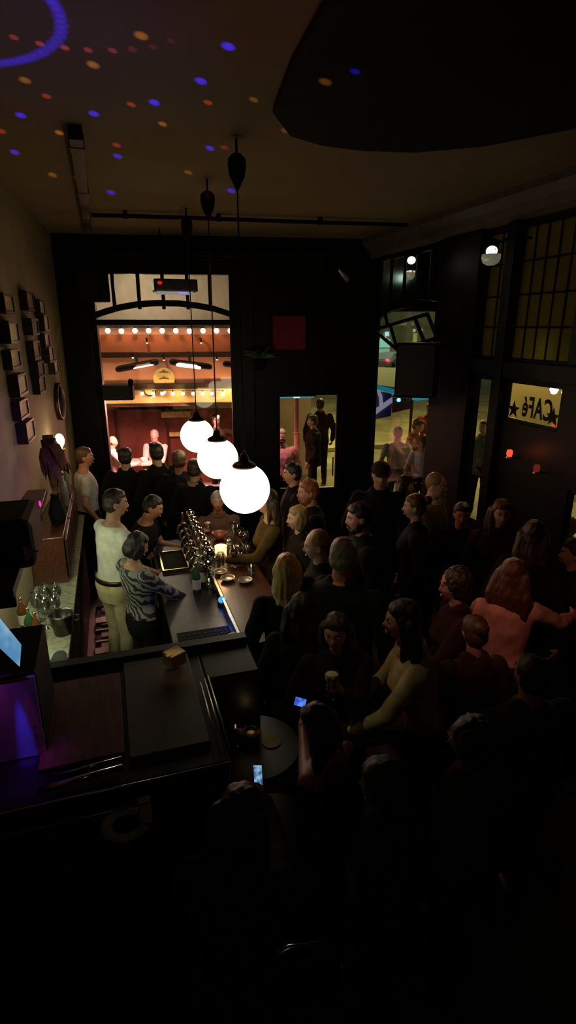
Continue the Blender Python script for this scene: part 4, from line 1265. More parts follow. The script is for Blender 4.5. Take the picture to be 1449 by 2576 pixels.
u0, z0 = lw(133, 1080)
u1, z1 = lw(160, 955)
um = (lw(138, 1000)[0] + lw(158, 1000)[0]) / 2
t = thing('oval_mirror', LEFTW.p(lw(146, 1010)[0], lw(146, 1010)[1], -0.02), 'tall oval dark mirror above the wall lamp', 'mirror')
hu, hz = 0.3, (z1 - z0) / 2
ring = lambda r, o: [LEFTW.p(lw(146, 1010)[0] + hu * r * math.cos(2 * PI * k / 28), lw(146, 1010)[1] + hz * r * math.sin(2 * PI * k / 28), o) - t.location for k in range(28)]
part(MB().rings([ring(1.0, 0.0), ring(1.02, -0.035), ring(0.93, -0.05), ring(0.88, -0.03)]), 'mirror_frame', DARKWOOD, t, smooth=True)
part(MB().rings([ring(0.9, -0.028), ring(0.88, -0.034)]), 'mirror_glass', mat('mirror_silver', (0.2, 0.22, 0.2), 0.08, 1.0), t)

p = LEFTW.p(lw(128, 1200)[0] - 0.3, 0, -0.15)
cb = thing('wall_cabinet', (-0.55, 5.7, 0.996), 'dark brown wooden cabinet standing on the back counter under the dried plant', 'cabinet')
part(MB().prism([(lx(4.85) + 0.01 + 0.55, -0.85, 0), (0.08, -0.85, 0), (0.1, 0.95, 0), (lx(6.65) + 0.01 + 0.55, 0.95, 0)], (0, 0, 0.42)), 'carcass', REDWOOD, cb, bevel=0.005)
for k in range(3):
    part(MB().bbox(0.085, 0.105, -0.82 + 0.59 * k, -0.26 + 0.59 * k, 0.03, 0.39), 'cabinet_door', DARKWOOD, cb, bevel=0.004)
p = Vector((-0.53, 5.25, 1.417))
t = thing('dried_plant', p, 'drooping brown dried plant in a dark vase against the left wall', 'plant')
part(MB().lathe([(0.004, 0), (0.06, 0), (0.075, 0.1), (0.05, 0.2), (0.035, 0.25), (0.042, 0.27), (0.03, 0.26)], n=18), 'vase', MATTE, t, smooth=True)
DRY = mat('dried_leaf', (0.16, 0.09, 0.035), 0.85, var=0.5)
for k in range(26):
    a = k * 2.399
    hh = 0.3 + 0.3 * random.random()
    out = 0.05 + 0.09 * random.random()
    d = Vector((math.cos(a) * 0.5 + 0.25, math.sin(a), 0))
    pts = [Vector((0, 0, 0.2)), d * out * 0.4 + Vector((0, 0, 0.2 + hh * 0.6)), d * out + Vector((0, 0, 0.2 + hh)), d * (out * 1.8) + Vector((0, 0, 0.2 + hh * 0.85)), d * (out * 2.2) + Vector((0, 0, 0.2 + hh * 0.6))]
    R = []
    sdir = Vector((-d.y, d.x, 0)).normalized()
    for q, cpt in enumerate(pts):
        w = (0.005, 0.03, 0.045, 0.034, 0.003)[q]
        R.append([cpt - sdir * w, cpt + d * 0.003 + Vector((0, 0, 0.004)), cpt + sdir * w, cpt - d * 0.003 - Vector((0, 0, 0.004))])
    part(MB().rings(R), 'dried_leaf', DRY, t)
bottle(Vector((p.x + 0.03, p.y + 0.55, 1.417)), 'green lit bottle standing beyond the dried plant', CLEARB, 'bottles by the wall lamp', 0.34, 0.04)
bottle(Vector((p.x + 0.04, p.y + 0.95, 1.417)), 'tall slim bottle at the far end of the brown cabinet', CLEARB, 'bottles by the wall lamp', 0.36, 0.034)

# framed boxes on the left wall
FR = mat('frame_edge', (0.02, 0.012, 0.008), 0.6)
cols = [('nearest column', [(12, 762), (20, 836), (30, 906), (43, 972), (52, 1035), (64, 1092)]),
        ('middle column', [(69, 756), (77, 822), (86, 882), (93, 932), (100, 970)]),
        ('farthest column', [(101, 772), (108, 812), (114, 857), (121, 893), (138, 925)])]
ordn = ['topmost', 'second from the top', 'third from the top', 'fourth from the top', 'fifth from the top', 'lowest']
CV = [mat('canvas_ochre', (0.42, 0.32, 0.14), 0.7, var=0.5, scale=9), mat('canvas_brown', (0.22, 0.12, 0.06), 0.7, var=0.5, scale=9), mat('canvas_pale', (0.5, 0.45, 0.3), 0.7, var=0.4, scale=9), mat('canvas_dark', (0.05, 0.04, 0.03), 0.7, var=0.5, scale=9)]
for ci, (cn, pts) in enumerate(cols):
    for k, (px, py) in enumerate(pts):
        u, z = lw(px, py, -0.07)
        w = 0.34 if ci < 2 else 0.3
        h = 0.15 + 0.02 * ((k + ci) % 2)
        t = thing('picture_box', LEFTW.p(u, z, 0), '%s framed box in the %s of the left wall pictures' % (ordn[k], cn), 'picture', 'framed boxes on the left wall')
        D = -0.07 - 0.015 * (k % 2)
        mbx = MB()
        for (a, b_, c_, d_) in ((u, u + 0.02, z - h / 2, z + h / 2), (u + w - 0.02, u + w, z - h / 2, z + h / 2), (u + 0.02, u + w - 0.02, z + h / 2 - 0.02, z + h / 2), (u + 0.02, u + w - 0.02, z - h / 2, z - h / 2 + 0.02)):
            LEFTW.box(mbx, a, b_, c_, d_, D, -0.002)
        mbx.v = [tuple(Vector(q) - t.location) for q in mbx.v]
        part(mbx, 'picture_frame', FR, t)
        mbx = MB()
        LEFTW.box(mbx, u + 0.02, u + w - 0.02, z - h / 2 + 0.02, z + h / 2 - 0.02, D + 0.01, -0.004)
        mbx.v = [tuple(Vector(q) - t.location) for q in mbx.v]
        part(mbx, 'canvas', CV[(k * 2 + ci) % 4], t)

# ------------------------------------------------------------------ DJ booth in front
BT = 1.45
t = thing('dj_booth', (-0.2, 2.3, 0), 'large black booth with red brown lids and metal edge rails below the camera', 'booth')
L = lambda x0, x1, y0, y1, z0, z1: MB().bbox(x0 + 0.2, x1 + 0.2, y0 - 2.3, y1 - 2.3, z0, z1)
part(L(-0.88, 0.34, 1.86, 2.78, 0.0, BT - 0.03), 'carcass', BLACK, t, bevel=0.01)
part(L(-0.40, -0.07, 2.02, 2.62, BT - 0.029, BT - 0.012), 'lid', mat_wood('plum_lid', (0.14, 0.024, 0.04), 0.75), t, bevel=0.004)
part(L(-0.05, 0.28, 1.98, 2.7, BT - 0.029, BT - 0.012), 'lid', mat_wood('plum_brown_lid', (0.03, 0.010, 0.007), 0.6), t, bevel=0.004)
part(MB().tube([(-0.19, -0.40, BT - 0.005), (0.12, -0.37, BT - 0.005)], 0.013, 10), 'bright_rail', CHROME, t, smooth=True)
part(MB().tube([(-0.13, -0.34, BT - 0.005), (0.12, -0.315, BT - 0.005)], 0.006, 10), 'thin_rail', CHROME, t, smooth=True)
for x in (0.505, 0.53, 0.55):
    part(MB().tube([(x, -0.4, BT - 0.01), (x + 0.0, 0.1 + (x - 0.5), BT - 0.01)], 0.005, 8), 'edge_rail', STEEL, t, smooth=True)
part(MB().tube([(-0.66, -0.448, BT - 0.03), (0.54, -0.448, BT - 0.03)], 0.006, 8), 'front_edge', STEEL, t, smooth=True)
part(MB().tube([(-0.66, -0.452, BT - 0.13), (0.5, -0.452, BT - 0.13)], 0.004, 8), 'front_edge', STEEL, t, smooth=True)
part(L(0.34, 0.62, 2.45, 2.74, 0.0, 1.42), 'side_cabinet', BLACK, t, bevel=0.01)
part(L(-0.45, 0.62, 2.74, 2.80, 0.0, BT), 'back_board', BLACK, t)
# grey letter-like ring with a stem on the front
fy = 1.86 - 2.3 - 0.0
pc = aty(318, 2075, 1.85)
EMB = mat('faded_grey_lettering', (0.75, 0.74, 0.66), 0.7, var=0.3)
cx_, cz_ = pc.x + 0.2, pc.z
ringo, ringi = [], []
for k in range(25):
    a = math.radians(50 + 285 * k / 24)
    ringo.append(Vector((cx_ + 0.095 * math.cos(a), fy - 0.004, cz_ + 0.085 * math.sin(a))))
    ringi.append(Vector((cx_ + 0.055 * math.cos(a), fy - 0.004, cz_ + 0.048 * math.sin(a))))
b = MB()
for k in range(24):
    b.prism([ringo[k], ringo[k + 1], ringi[k + 1], ringi[k]], (0, -0.006, 0))
b.prism([(cx_ + 0.05, fy - 0.004, cz_ + 0.11), (cx_ + 0.1, fy - 0.004, cz_ + 0.115), (cx_ + 0.1, fy - 0.004, cz_ - 0.02), (cx_ + 0.055, fy - 0.004, cz_ - 0.01)], (0, -0.006, 0))
part(b, 'front_lettering', EMB, t)

# black flap beside the booth, sheet of paper on the end of it
t = thing('small_box', atz(440, 1668, BT) + Vector((0, 0, 0.0)), 'small cream cardboard box on the back edge of the booth', 'box')
part(MB().box((0, 0, 0.035), (0.09, 0.08, 0.07), Matrix.Rotation(0.5, 3, 'Z')), 'carton', mat('cream_card', (0.8, 0.6, 0.38), 0.8), t, bevel=0.003)
part(MB().box((-0.03, -0.035, 0.072), (0.03, 0.02, 0.003), Matrix.Rotation(0.5, 3, 'Z')), 'carton_flap', mat('light_card', (0.8, 0.6, 0.3), 0.8), t)

# equipment rack with laptop and lit metal front
ry = 2.12
pt, pb = aty(60, 1700, ry), aty(60, 1850, ry)
xr = aty(100, 1775, ry).x
t = thing('equipment_rack', (-0.6, ry + 0.2, BT), 'metal fronted equipment rack glowing purple and blue at the left', 'rack')
t.location = (0, 0, 0)
part(MB().bbox(-0.90, xr, ry + 0.012, ry + 0.42, BT - 0.029, pt.z - 0.002), 'rack_case', MATTE, t, bevel=0.006)
part(MB().bbox(-0.90, xr - 0.004, ry, ry + 0.011, BT - 0.02, pt.z - 0.01), 'metal_front', mat('satin_aluminium', (0.6, 0.55, 0.6), 0.45, 0.6, var=0.05), t, label='satin metal front')
for z in (BT + 0.03, BT + 0.12):
    part(MB().tube([(xr - 0.03, ry - 0.004, z), (xr - 0.03, ry - 0.008, z)], 0.006, 8), 'screw', STEEL, t)
LP = None
for px, c, pw, w in ((44, (0.05, 0.03, 1.0), 7.0, 0.16), (4, (0.8, 0.05, 0.5), 0.25, 0.3), (68, (0.9, 0.1, 0.4), 0.25, 0.2), (-12, (0.5, 0.04, 0.9), 0.35, 0.9), (85, (0.35, 0.05, 0.9), 0.15, 0.6)):
    q = aty(px, 1790, ry)
    lamp('rack_beam', 'SPOT', (q.x, ry - 0.05, pt.z + 0.22), pw * 7, c, 0.004, (q.x + 0.01, ry - 0.012, pb.z), w, 0.9)
t = thing('laptop', (0, 0, 0), 'open laptop with a bright blue screen on the equipment rack', 'laptop')
LZ = pt.z
sc_tl, sc_tr, sc_br, sc_bl = aty(-40, 1505, 2.24), aty(54, 1622, 2.20), aty(50, 1676, 2.14), aty(-42, 1590, 2.14)
nrm = (sc_tr - sc_tl).cross(sc_bl - sc_tl).normalized()
if nrm.y > 0:
    nrm = -nrm
cen = (sc_tl + sc_tr + sc_br + sc_bl) / 4
big = [cen + (q - cen) * 1.12 for q in (sc_tl, sc_tr, sc_br, sc_bl)]
part(MB().prism([q - nrm * 0.004 for q in big], nrm * -0.01), 'lid', MATTE, t)
part(MB().prism([sc_tl, sc_tr, sc_br, sc_bl], nrm * -0.003), 'screen', mat_screen('laptop_screen', (0.10, 0.28, 0.5), (0.28, 0.5, 0.7), 0.85, 9), t, label='bright blue screen')
kb = [big[3], big[2], big[2] + Vector((0.02, -0.02, -0.01)), big[3] + Vector((0.02, -0.02, -0.01))]
zmin = LZ
kb = [Vector((q.x, q.y, LZ + 0.012)) for q in kb]
part(MB().prism(kb, (0, 0, -0.012)), 'keyboard_base', MATTE, t)

# black speaker with pale cone near the shelf
p = Vector((lx(3.55) + 0.2, 3.5, 1.771))
t = thing('shelf_speaker', p, 'large dark rounded speaker with a pale cone on the wall shelf', 'loudspeaker')
part(MB().bbox(-0.14, 0.16, -0.2, 0.3, 0, 0.3), 'cabinet', MATTE, t, bevel=0.05)
part(MB().lathe([(0.004, -0.03), (0.05, 0.0), (0.055, 0.004)], (0.13, -0.208, 0.11), 3, (0.4, -1, 0.3)), 'cone', mat('rose_grey_cone', (0.4, 0.28, 0.3), 0.6), t)
part(MB().ball((0.166, 0.27, 0.26), (0.008, 0.012, 0.02), 10, 6), 'pilot_light', mat_emit('magenta_led', (1.0, 0.03, 0.4), 1.3), t, smooth=True)
# ------------------------------------------------------------------ people
def skin(name, c):
    return mat(name, c, 0.5, var=0.08, scale=20)


SK = [skin('skin_fair', (0.55, 0.33, 0.23)), skin('skin_medium', (0.42, 0.23, 0.15)), skin('skin_tan', (0.30, 0.15, 0.09)), skin('skin_ruddy', (0.55, 0.25, 0.17))]
HAIRC = {'black': (0.012, 0.009, 0.008), 'dark': (0.03, 0.017, 0.01), 'brown': (0.08, 0.04, 0.018), 'auburn': (0.09, 0.03, 0.013), 'red': (0.28, 0.075, 0.02),
         'blonde': (0.8, 0.56, 0.18), 'darkblonde': (0.26, 0.17, 0.07), 'grey': (0.30, 0.29, 0.27), 'white': (0.6, 0.6, 0.56)}


def hairmat(k):
    return mat('hair_' + k, HAIRC[k], 0.45, var=0.4, scale=60, stretch=(6, 6, 0.6), bump=0.3)


CLOTH = {}


def cloth(name, c, rough=0.85):
    return mat(name, c, rough, var=0.18, scale=14, bump=0.15, spec=0.15)


ZEBRA = mat_zebra('zebra_print')
EYE = mat('eye_white', (0.6, 0.58, 0.55), 0.2, var=0.02)
IRIS = mat('iris_dark', (0.02, 0.012, 0.008), 0.2)
LIP = mat('lip', (0.36, 0.10, 0.08), 0.5)


def remesh(mb, name, voxel, smooth=2, noise_amp=0.0, noise_sc=(10, 10, 10), seed=0):
    me = mb.mesh(name)
    o = bpy.data.objects.new('tmp', me)
    COL.objects.link(o)
    r = o.modifiers.new('r', 'REMESH')
    r.mode = 'VOXEL'
    r.voxel_size = voxel
    if smooth:
        s = o.modifiers.new('s', 'SMOOTH')
        s.factor = 0.5
        s.iterations = smooth
    dg = bpy.context.evaluated_depsgraph_get()
    out = bpy.data.meshes.new_from_object(o.evaluated_get(dg))
    bpy.data.objects.remove(o)
    bpy.data.meshes.remove(me)
    if noise_amp:
        n = len(out.vertices)
        co = np.empty(n * 3)
        nn = np.empty(n * 3)
        out.vertices.foreach_get('co', co)
        out.vertex_normals.foreach_get('vector', nn)
        co = co.reshape(-1, 3)
        nn = nn.reshape(-1, 3)
        sc = np.array(noise_sc)
        q = co * sc + seed * 3.7
        d = (np.sin(q[:, 0] + 1.7 * np.sin(q[:, 1] * 0.9 + q[:, 2] * 0.6)) * np.sin(q[:, 1] + 1.3 * np.sin(q[:, 2] + 0.5 * q[:, 0])) * 0.6
             + 0.4 * np.sin(2.3 * q[:, 0] - 1.1 * q[:, 2] + 2 * np.sin(q[:, 1])) * np.cos(1.9 * q[:, 2] + q[:, 1]))
        co = co + nn * d[:, None] * noise_amp
        out.vertices.foreach_set('co', co.ravel())
    out.polygons.foreach_set('use_smooth', [True] * len(out.polygons))
    out.name = name
    return out


def head_mesh(mb, T, s=1.0, male=True):
    """a sculpted head in head space (x right, y forward, z up, origin mid head), transformed by T"""
    nu, nv = 36, 26
    R = []
    for k in range(nv + 1):
        ph = -PI / 2 + PI * (0.015 + 0.97 * k / nv)
        ring = []
        for i in range(nu):
            th = 2 * PI * i / nu
            x, y, z = math.cos(ph) * math.cos(th), math.cos(ph) * math.sin(th), math.sin(ph)
            X, Y, Z = 0.074 * x, 0.095 * y, 0.115 * z
            # jaw: narrow and pull forward below the cheek bones
            if Z < -0.01:
                f = min(1, (-0.01 - Z) / 0.1)
                X *= 1 - (0.30 if male else 0.36) * f
                if Y < 0:
                    Y *= 1 - 0.45 * f
                Y += 0.012 * f
            if Y > 0:
                g = lambda cx, cz, sx, sz: math.exp(-((X - cx) / sx) ** 2 - ((Z - cz) / sz) ** 2)
                Y = Y * 0.93
                Y += 0.024 * g(0, -0.022, 0.011, 0.016) + 0.012 * g(0, 0.0, 0.009, 0.022)      # nose
                Y += (0.006 if male else 0.003) * g(0, 0.03, 0.05, 0.01)                          # brow
                Y -= 0.013 * (g(0.031, 0.012, 0.016, 0.012) + g(-0.031, 0.012, 0.016, 0.012))     # eye sockets
                Y += 0.006 * (g(0.045, -0.02, 0.02, 0.018) + g(-0.045, -0.02, 0.02, 0.018))       # cheeks
                Y += 0.008 * g(0, -0.057, 0.02, 0.006) + 0.007 * g(0, -0.067, 0.018, 0.006) - 0.004 * g(0, -0.062, 0.022, 0.003)
                Y += 0.011 * g(0, -0.095, 0.02, 0.014)                                            # chin
            ring.append(T @ (Vector((X, Y, Z)) * s))
        R.append(ring)
    mb.rings(R)
    for sx in (-1, 1):
        mb.ball(T @ (Vector((sx * 0.076, -0.012, -0.004)) * s), (0.009 * s, 0.019 * s, 0.032 * s), 10, 8, T.to_3x3() @ Matrix.Rotation(sx * 0.25, 3, 'Z'))


def loft(mb, secs, n=20):
    """secs: (center, half width vector, half depth vector)"""
    R = []
    for c, a, b in secs:
        R.append([c + a * math.cos(2 * PI * i / n) + b * math.sin(2 * PI * i / n) for i in range(n)])
    mb.rings(R)


def ik(Sh, T, l1, l2, pole):
    d = T - Sh
    L = min(d.length, (l1 + l2) * 0.995)
    T = Sh + d.normalized() * L
    a = (l1 * l1 - l2 * l2 + L * L) / (2 * L)
    h = math.sqrt(max(l1 * l1 - a * a, 0))
    dn = d.normalized()
    p = (pole - dn * pole.dot(dn)).normalized()
    return Sh + dn * a + p * h, T


PCOUNT = 0
PLACES = []
GRIP = {}


def person(key, label, at_px, heading, h=1.75, sex='m', lean=0, side=0, twist=0, head=(0, 0, 0), arms=None, seat=None,
           top=('tshirt', (0.02, 0.02, 0.022)), bottom=(0.007, 0.007, 0.009), hair=('short', 'dark'), sk=0, beard=None, voxel=0.009, ground=0.0,
           wide=1.0, tucked=False, belt=False, cap=None, collar=None, group=None, jewel=None, topmat=None, legs=0.0):
    """heading: degrees clockwise from the room axis (+Y); arms: dict side -> (x, y, z, curl)"""
    global PCOUNT
    PCOUNT += 1
    seed = PCOUNT
    s = h / 1.75
    fem = sex == 'f'
    sw = (0.165 if fem else 0.19) * wide
    base = 0.95 if seat is None else (seat / s + 0.09)
    R_ = lambda p: Matrix.Rotation(math.radians(-lean), 3, 'X') @ (Matrix.Rotation(math.radians(side), 3, 'Y') @ p)

    def up(p):
        p = Vector(p) - Vector((0, 0, 0.95))
        f = max(0, min(1, p.z / 0.28))
        q = Matrix.Rotation(math.radians(-twist * f), 3, 'Z') @ p
        q = Matrix.Rotation(math.radians(-lean * f), 3, 'X') @ q
        q = Matrix.Rotation(math.radians(side * f), 3, 'Y') @ q
        return (q + Vector((0, 0, base))) * s

    def upv(v, z=1.4):
        return up(Vector((0, 0, z)) + Vector(v)) - up(Vector((0, 0, z)))

    # torso sections: z, half width, half depth, y shift
    if fem:
        TS = [(0.84, 0.165, 0.115, -0.01), (0.92, 0.178, 0.125, -0.01), (1.0, 0.16, 0.11, 0), (1.1, 0.128, 0.09, 0.005), (1.2, 0.142, 0.102, 0.01), (1.27, 0.155, 0.125, 0.022), (1.34, 0.158, 0.105, 0.008), (1.41, 0.15, 0.085, -0.005), (1.455, 0.10, 0.065, -0.01), (1.49, 0.058, 0.056, -0.005)]
    else:
        TS = [(0.84, 0.158, 0.11, -0.005), (0.92, 0.168, 0.118, -0.005), (1.0, 0.162, 0.112, 0), (1.1, 0.155, 0.108, 0.005), (1.2, 0.168, 0.115, 0.008), (1.3, 0.182, 0.122, 0.01), (1.38, 0.18, 0.108, 0.0), (1.43, 0.165, 0.088, -0.008), (1.465, 0.11, 0.07, -0.01), (1.5, 0.064, 0.062, -0.005)]

    def secs(z0, grow, z1=9):
        out = []
        zz = [q for q in TS if z0 - 1e-6 <= q[0] <= z1]
        if zz[0][0] > z0 + 0.01:
            zz = [(z0,) + TS[0][1:]] + zz if z0 < TS[0][0] else zz
        for z, a, b, y in zz:
            g = grow if z < 1.44 else grow * 0.7
            out.append((up((0, y, z)), (upv((1, 0, 0), z)).normalized() * (a * wide + g) * s, (upv((0, 1, 0), z)).normalized() * (b * wide + g) * s))
        return out

    # head
    hy, hp, hr = head
    nb = up((0, -0.005, 1.49))
    Th = Matrix.Rotation(math.radians(-twist), 3, 'Z')
    Hd = Matrix.Rotation(math.radians(-hy), 3, 'Z') @ Matrix.Rotation(math.radians(-hp), 3, 'X') @ Matrix.Rotation(math.radians(hr), 3, 'Y')
    ldir = upv((0, 0, 1), 1.5).normalized()
    neck_d = (ldir + Hd @ Vector((0, 0.12, 1.0))).normalized()
    hc = nb + neck_d * 0.155 * s + (Th @ Hd @ Vector((0, 0.018, 0))) * s
    T = Matrix.Translation(hc) @ (Th @ Hd).to_4x4()
    hs = s * (0.96 if fem else 1.0)
    hv = lambda p: T @ (Vector(p) * hs)

    rz = Matrix.Rotation(math.radians(-heading), 4, 'Z')
    if len(at_px) == 2:
        q = atz(at_px[0], at_px[1], hc.z + ground)
        off = rz.to_3x3() @ hc
        loc = Vector((q.x - off.x, q.y - off.y, ground))
    else:
        loc = Vector(at_px)

    B = MB()
    loft(B, secs(0.84, 0.0))
    B.capsule(nb - ldir * 0.05 * s, hc - (T.to_3x3() @ Vector((0, 0.012, 0.05))) * s, (0.052 if fem else 0.062) * s, (0.048 if fem else 0.056) * s, 14)
    head_mesh(B, T, hs, not fem)
    # legs
    legsP = {}
    for sx in (-1, 1):
        hip = Vector((sx * 0.088 * wide, 0, base - 0.04)) * s
        if seat is None:
            kn = Vector((sx * 0.10, 0.02 + 0.05 * legs * sx, 0.50)) * s
            an = Vector((sx * 0.105, -0.02 + 0.10 * legs * sx, 0.085)) * s
        else:
            kn = Vector((sx * 0.11 * s, 0.42 * s, seat + 0.07 * s))
            an = Vector((sx * 0.11 * s, 0.36 * s, max(0.085, seat - 0.40 * s)))
        toe = an + Vector((sx * 0.02, 0.155, -0.05)) * s
        legsP[sx] = (hip, kn, an, toe)
        B.capsule(hip, kn, 0.082 * s, 0.055 * s, 12)
        B.capsule(kn, an, 0.054 * s, 0.038 * s, 12)
        B.capsule(an - Vector((0, 0.03, 0.04)) * s, toe, 0.036 * s, 0.03 * s, 10)
    # arms and hands
    armsP = {}
    for sx in (-1, 1):
        sh = up((sx * sw, -0.005, 1.405))
        a = (arms or {}).get(sx)
        if a is None:
            tgt = up((sx * (sw + 0.09), 0.07, 0.92)) if seat is None else Vector((sx * 0.14, 0.36, base + 0.06)) * s
            curl = 0.35
        else:
            if a[0] == 'world':
                tgt = rz.to_3x3().inverted() @ (Vector(a[1]) - loc)
                tgt = tgt - (tgt - sh).normalized() * 0.1 * s
                curl = a[2]
            else:
                tgt = Vector(a[:3]) * s
                curl = a[3]
        pole = upv((sx * 0.5, -0.6, -0.7))
        if a is not None and a[0] != 'world' and len(a) > 4:
            pole = Vector(a[4])
        el, wr = ik(sh, tgt, 0.29 * s, 0.255 * s, pole)
        armsP[sx] = (sh, el, wr)
        k = (0.88 if fem else 1.0) * s
        B.capsule(sh, el, 0.050 * k, 0.040 * k, 12)
        B.capsule(el, wr, 0.040 * k, 0.027 * k, 12)
        d = (wr - el).normalized()
        inn = Vector((-sx, 0.0, 0.0))
        if curl > 0.9:
            inn = Vector((-sx * 0.4, 0, -1))
        n = (inn - d * inn.dot(d))
        n = n.normalized() if n.length > 0.05 else d.orthogonal().normalized()
        t_ = n.cross(d)
        if t_.z + 0.5 * t_.y < 0:
            t_ = -t_
        hk = s * (0.92 if fem else 1.0)
        for q in (-0.027, -0.009, 0.009, 0.027):
            B.capsule(wr + t_ * q * 0.6 * hk, wr + d * 0.088 * hk + t_ * q * hk, 0.0165 * hk, 0.0125 * hk, 8)
        for i, (q, ln) in enumerate(((0.029, 0.072), (0.01, 0.08), (-0.01, 0.075), (-0.028, 0.06))):
            p = wr + d * 0.09 * hk + t_ * q * hk
            ang = 0
            for j, fr in enumerate((0.45, 0.31, 0.24)):
                ang += curl * (0.75, 1.0, 0.65)[j] * 1.15
                dd = d * math.cos(ang) + n * math.sin(ang)
                p2 = p + dd * ln * fr * hk
                B.capsule(p, p2, (0.0105 - 0.001 * j) * hk, (0.0095 - 0.001 * j) * hk, 8)
                p = p2
        p = wr + d * 0.025 * hk + t_ * 0.022 * hk
        dd = (d * 0.65 + t_ * 0.75 + n * (0.3 + 0.5 * curl)).normalized()
        p2 = p + dd * 0.04 * hk
        B.capsule(p, p2, 0.0145 * hk, 0.012 * hk, 8)
        dd = (d * 0.9 + n * (0.2 + 0.6 * curl) + t_ * (0.3 - 0.3 * curl)).normalized()
        B.capsule(p2, p2 + dd * 0.032 * hk, 0.012 * hk, 0.0095 * hk, 8)
        armsP[(sx, 'grip')] = wr + d * 0.088 * hk + n * 0.042 * hk
        armsP[(sx, 'n')] = n
        armsP[(sx, 'd')] = d

    me = remesh(B, 'person_body', voxel, 2)
    me.materials.append(SK[sk])
    ob = bpy.data.objects.new('person', me)
    COL.objects.link(ob)
    tag(ob, label, 'person', group)
    ob.location = loc
    ob.name = 'person'
    PLACES.append((key, loc.copy()))
    ob.rotation_euler = (0, 0, math.radians(-heading))
    W = Matrix.Translation(loc) @ rz

    def child(me_, name, m):
        me_.materials.clear()
        me_.materials.append(m)
        c = bpy.data.objects.new(name, me_)
        COL.objects.link(c)
        c.parent = ob
        return c

    def simple(mb, name, m, smooth=True):
        me_ = mb.mesh(name)
        if smooth:
            me_.polygons.foreach_set('use_smooth', [True] * len(me_.polygons))
        return child(me_, name, m)

    cv = max(0.011, voxel)
    # top garment
    kind, col = top[0], top[1]
    g = {'tshirt': 0.013, 'shirt': 0.015, 'blouse': 0.02, 'jacket': 0.026, 'tank': 0.01}[kind]
    hem = 0.98 if tucked else {'tshirt': 0.88, 'shirt': 0.86, 'blouse': 0.92, 'jacket': 0.80, 'tank': 0.9}[kind]
    if seat is not None:
        hem = max(hem, 0.9)
    Tm = MB()
    sec = []
    zs_ = [q[0] for q in TS if q[0] > hem + 0.02]
    t0 = [q for q in TS if q[0] <= hem + 0.02]
    first = t0[-1] if t0 else TS[0]
    TS.insert(0, (hem, first[1] + (0.012 if kind == 'blouse' else 0.0), first[2] + (0.012 if kind == 'blouse' else 0.0), first[3]))
    TS[:] = [TS[0]] + [q for q in TS[1:] if q[0] > hem + 0.02]
    loft(Tm, secs(hem, g, {'tank': 1.36, 'tshirt': 1.47, 'blouse': 1.47}.get(kind, 9)))
    for sx in (-1, 1):
        sh, el, wr = armsP[sx]
        k = (0.9 if fem else 1.0) * s
        if kind == 'tshirt':
            Tm.capsule(sh, sh.lerp(el, 0.55), 0.062 * k, 0.056 * k, 14)
        elif kind == 'tank':
            Tm.capsule(up((sx * 0.09, 0.03, 1.33)), up((sx * 0.085, -0.02, 1.46)), 0.03 * k, 0.028 * k, 10)
        else:
            Tm.capsule(sh, el, (0.051 + g) * k, (0.041 + g) * k, 14)
            Tm.capsule(el, el.lerp(wr, 0.95), (0.041 + g) * k, (0.03 + g * 0.8) * k, 14)
    if kind in ('jacket',):
        Tm.capsule(nb + upv((-0.05, 0, 0)) - ldir * 0.01, nb + upv((0.05, 0, 0)) - ldir * 0.01, 0.05 * s, 0.05 * s, 12)
    tm = topmat or cloth('%s_%d' % (kind, seed), col)
    child(remesh(Tm, kind, cv, 2, 0.006 if kind != 'tshirt' else 0.004, (22, 22, 16), seed), {'tshirt': 't_shirt', 'tank': 'tank_top'}.get(kind, kind), tm)
    if collar or kind == 'shirt':
        Cm = MB()
        Rr = []
        for (dz, r) in ((0.0, 0.075), (0.03, 0.072), (0.045, 0.07), (0.03, 0.085), (0.0, 0.092)):
            c0_ = nb + ldir * (dz - 0.02) * s
            Rr.append([c0_ + (upv((math.cos(a), math.sin(a), 0), 1.4).normalized() * r * s) for a in [2 * PI * i / 18 for i in range(18)]])
        Cm.rings(Rr, cap=False)
        simple(Cm, 'collar', cloth('collar_%d' % seed, collar or col))
    # trousers
    Pm = MB()
    TS2 = [(0.80, 0.165, 0.12), (0.86, 0.180, 0.130), (0.93, 0.186, 0.136), (1.02, 0.170, 0.122)]
    loft(Pm, [(up((0, -0.005, z)), Vector((a * wide * s + 0.008, 0, 0)), Vector((0, b * wide * s + 0.008, 0))) for z, a, b in (TS2 if seat is None else TS2[1:])])
    for sx in (-1, 1):
        hip, kn, an, toe = legsP[sx]
        Pm.capsule(hip, kn, 0.098 * s, 0.07 * s, 14)
        Pm.capsule(kn, an + Vector((0, 0, 0.02)), 0.068 * s, 0.056 * s, 14)
    child(remesh(Pm, 'trousers', cv, 2, 0.005, (20, 20, 12), seed + 5), 'trousers', cloth('trousers_%d' % seed, bottom))
    if belt:
        Bm = MB()
        Rr = []
        for dz, r in ((-0.02, 0.012), (0.02, 0.012), (0.02, 0.022), (-0.02, 0.022)):
            Rr.append([up((0, -0.005, 1.0 + dz)) + Vector((0.168 * s + r, 0, 0)) * math.cos(a) + Vector((0, 0.118 * s + r, 0)) * math.sin(a) for a in [2 * PI * i / 28 for i in range(28)]])
        Rr.append(Rr[0])
        Bm.rings(Rr, cap=False)
        simple(Bm, 'belt', mat('leather_belt', (0.02, 0.012, 0.008), 0.4))
    Fm = MB()
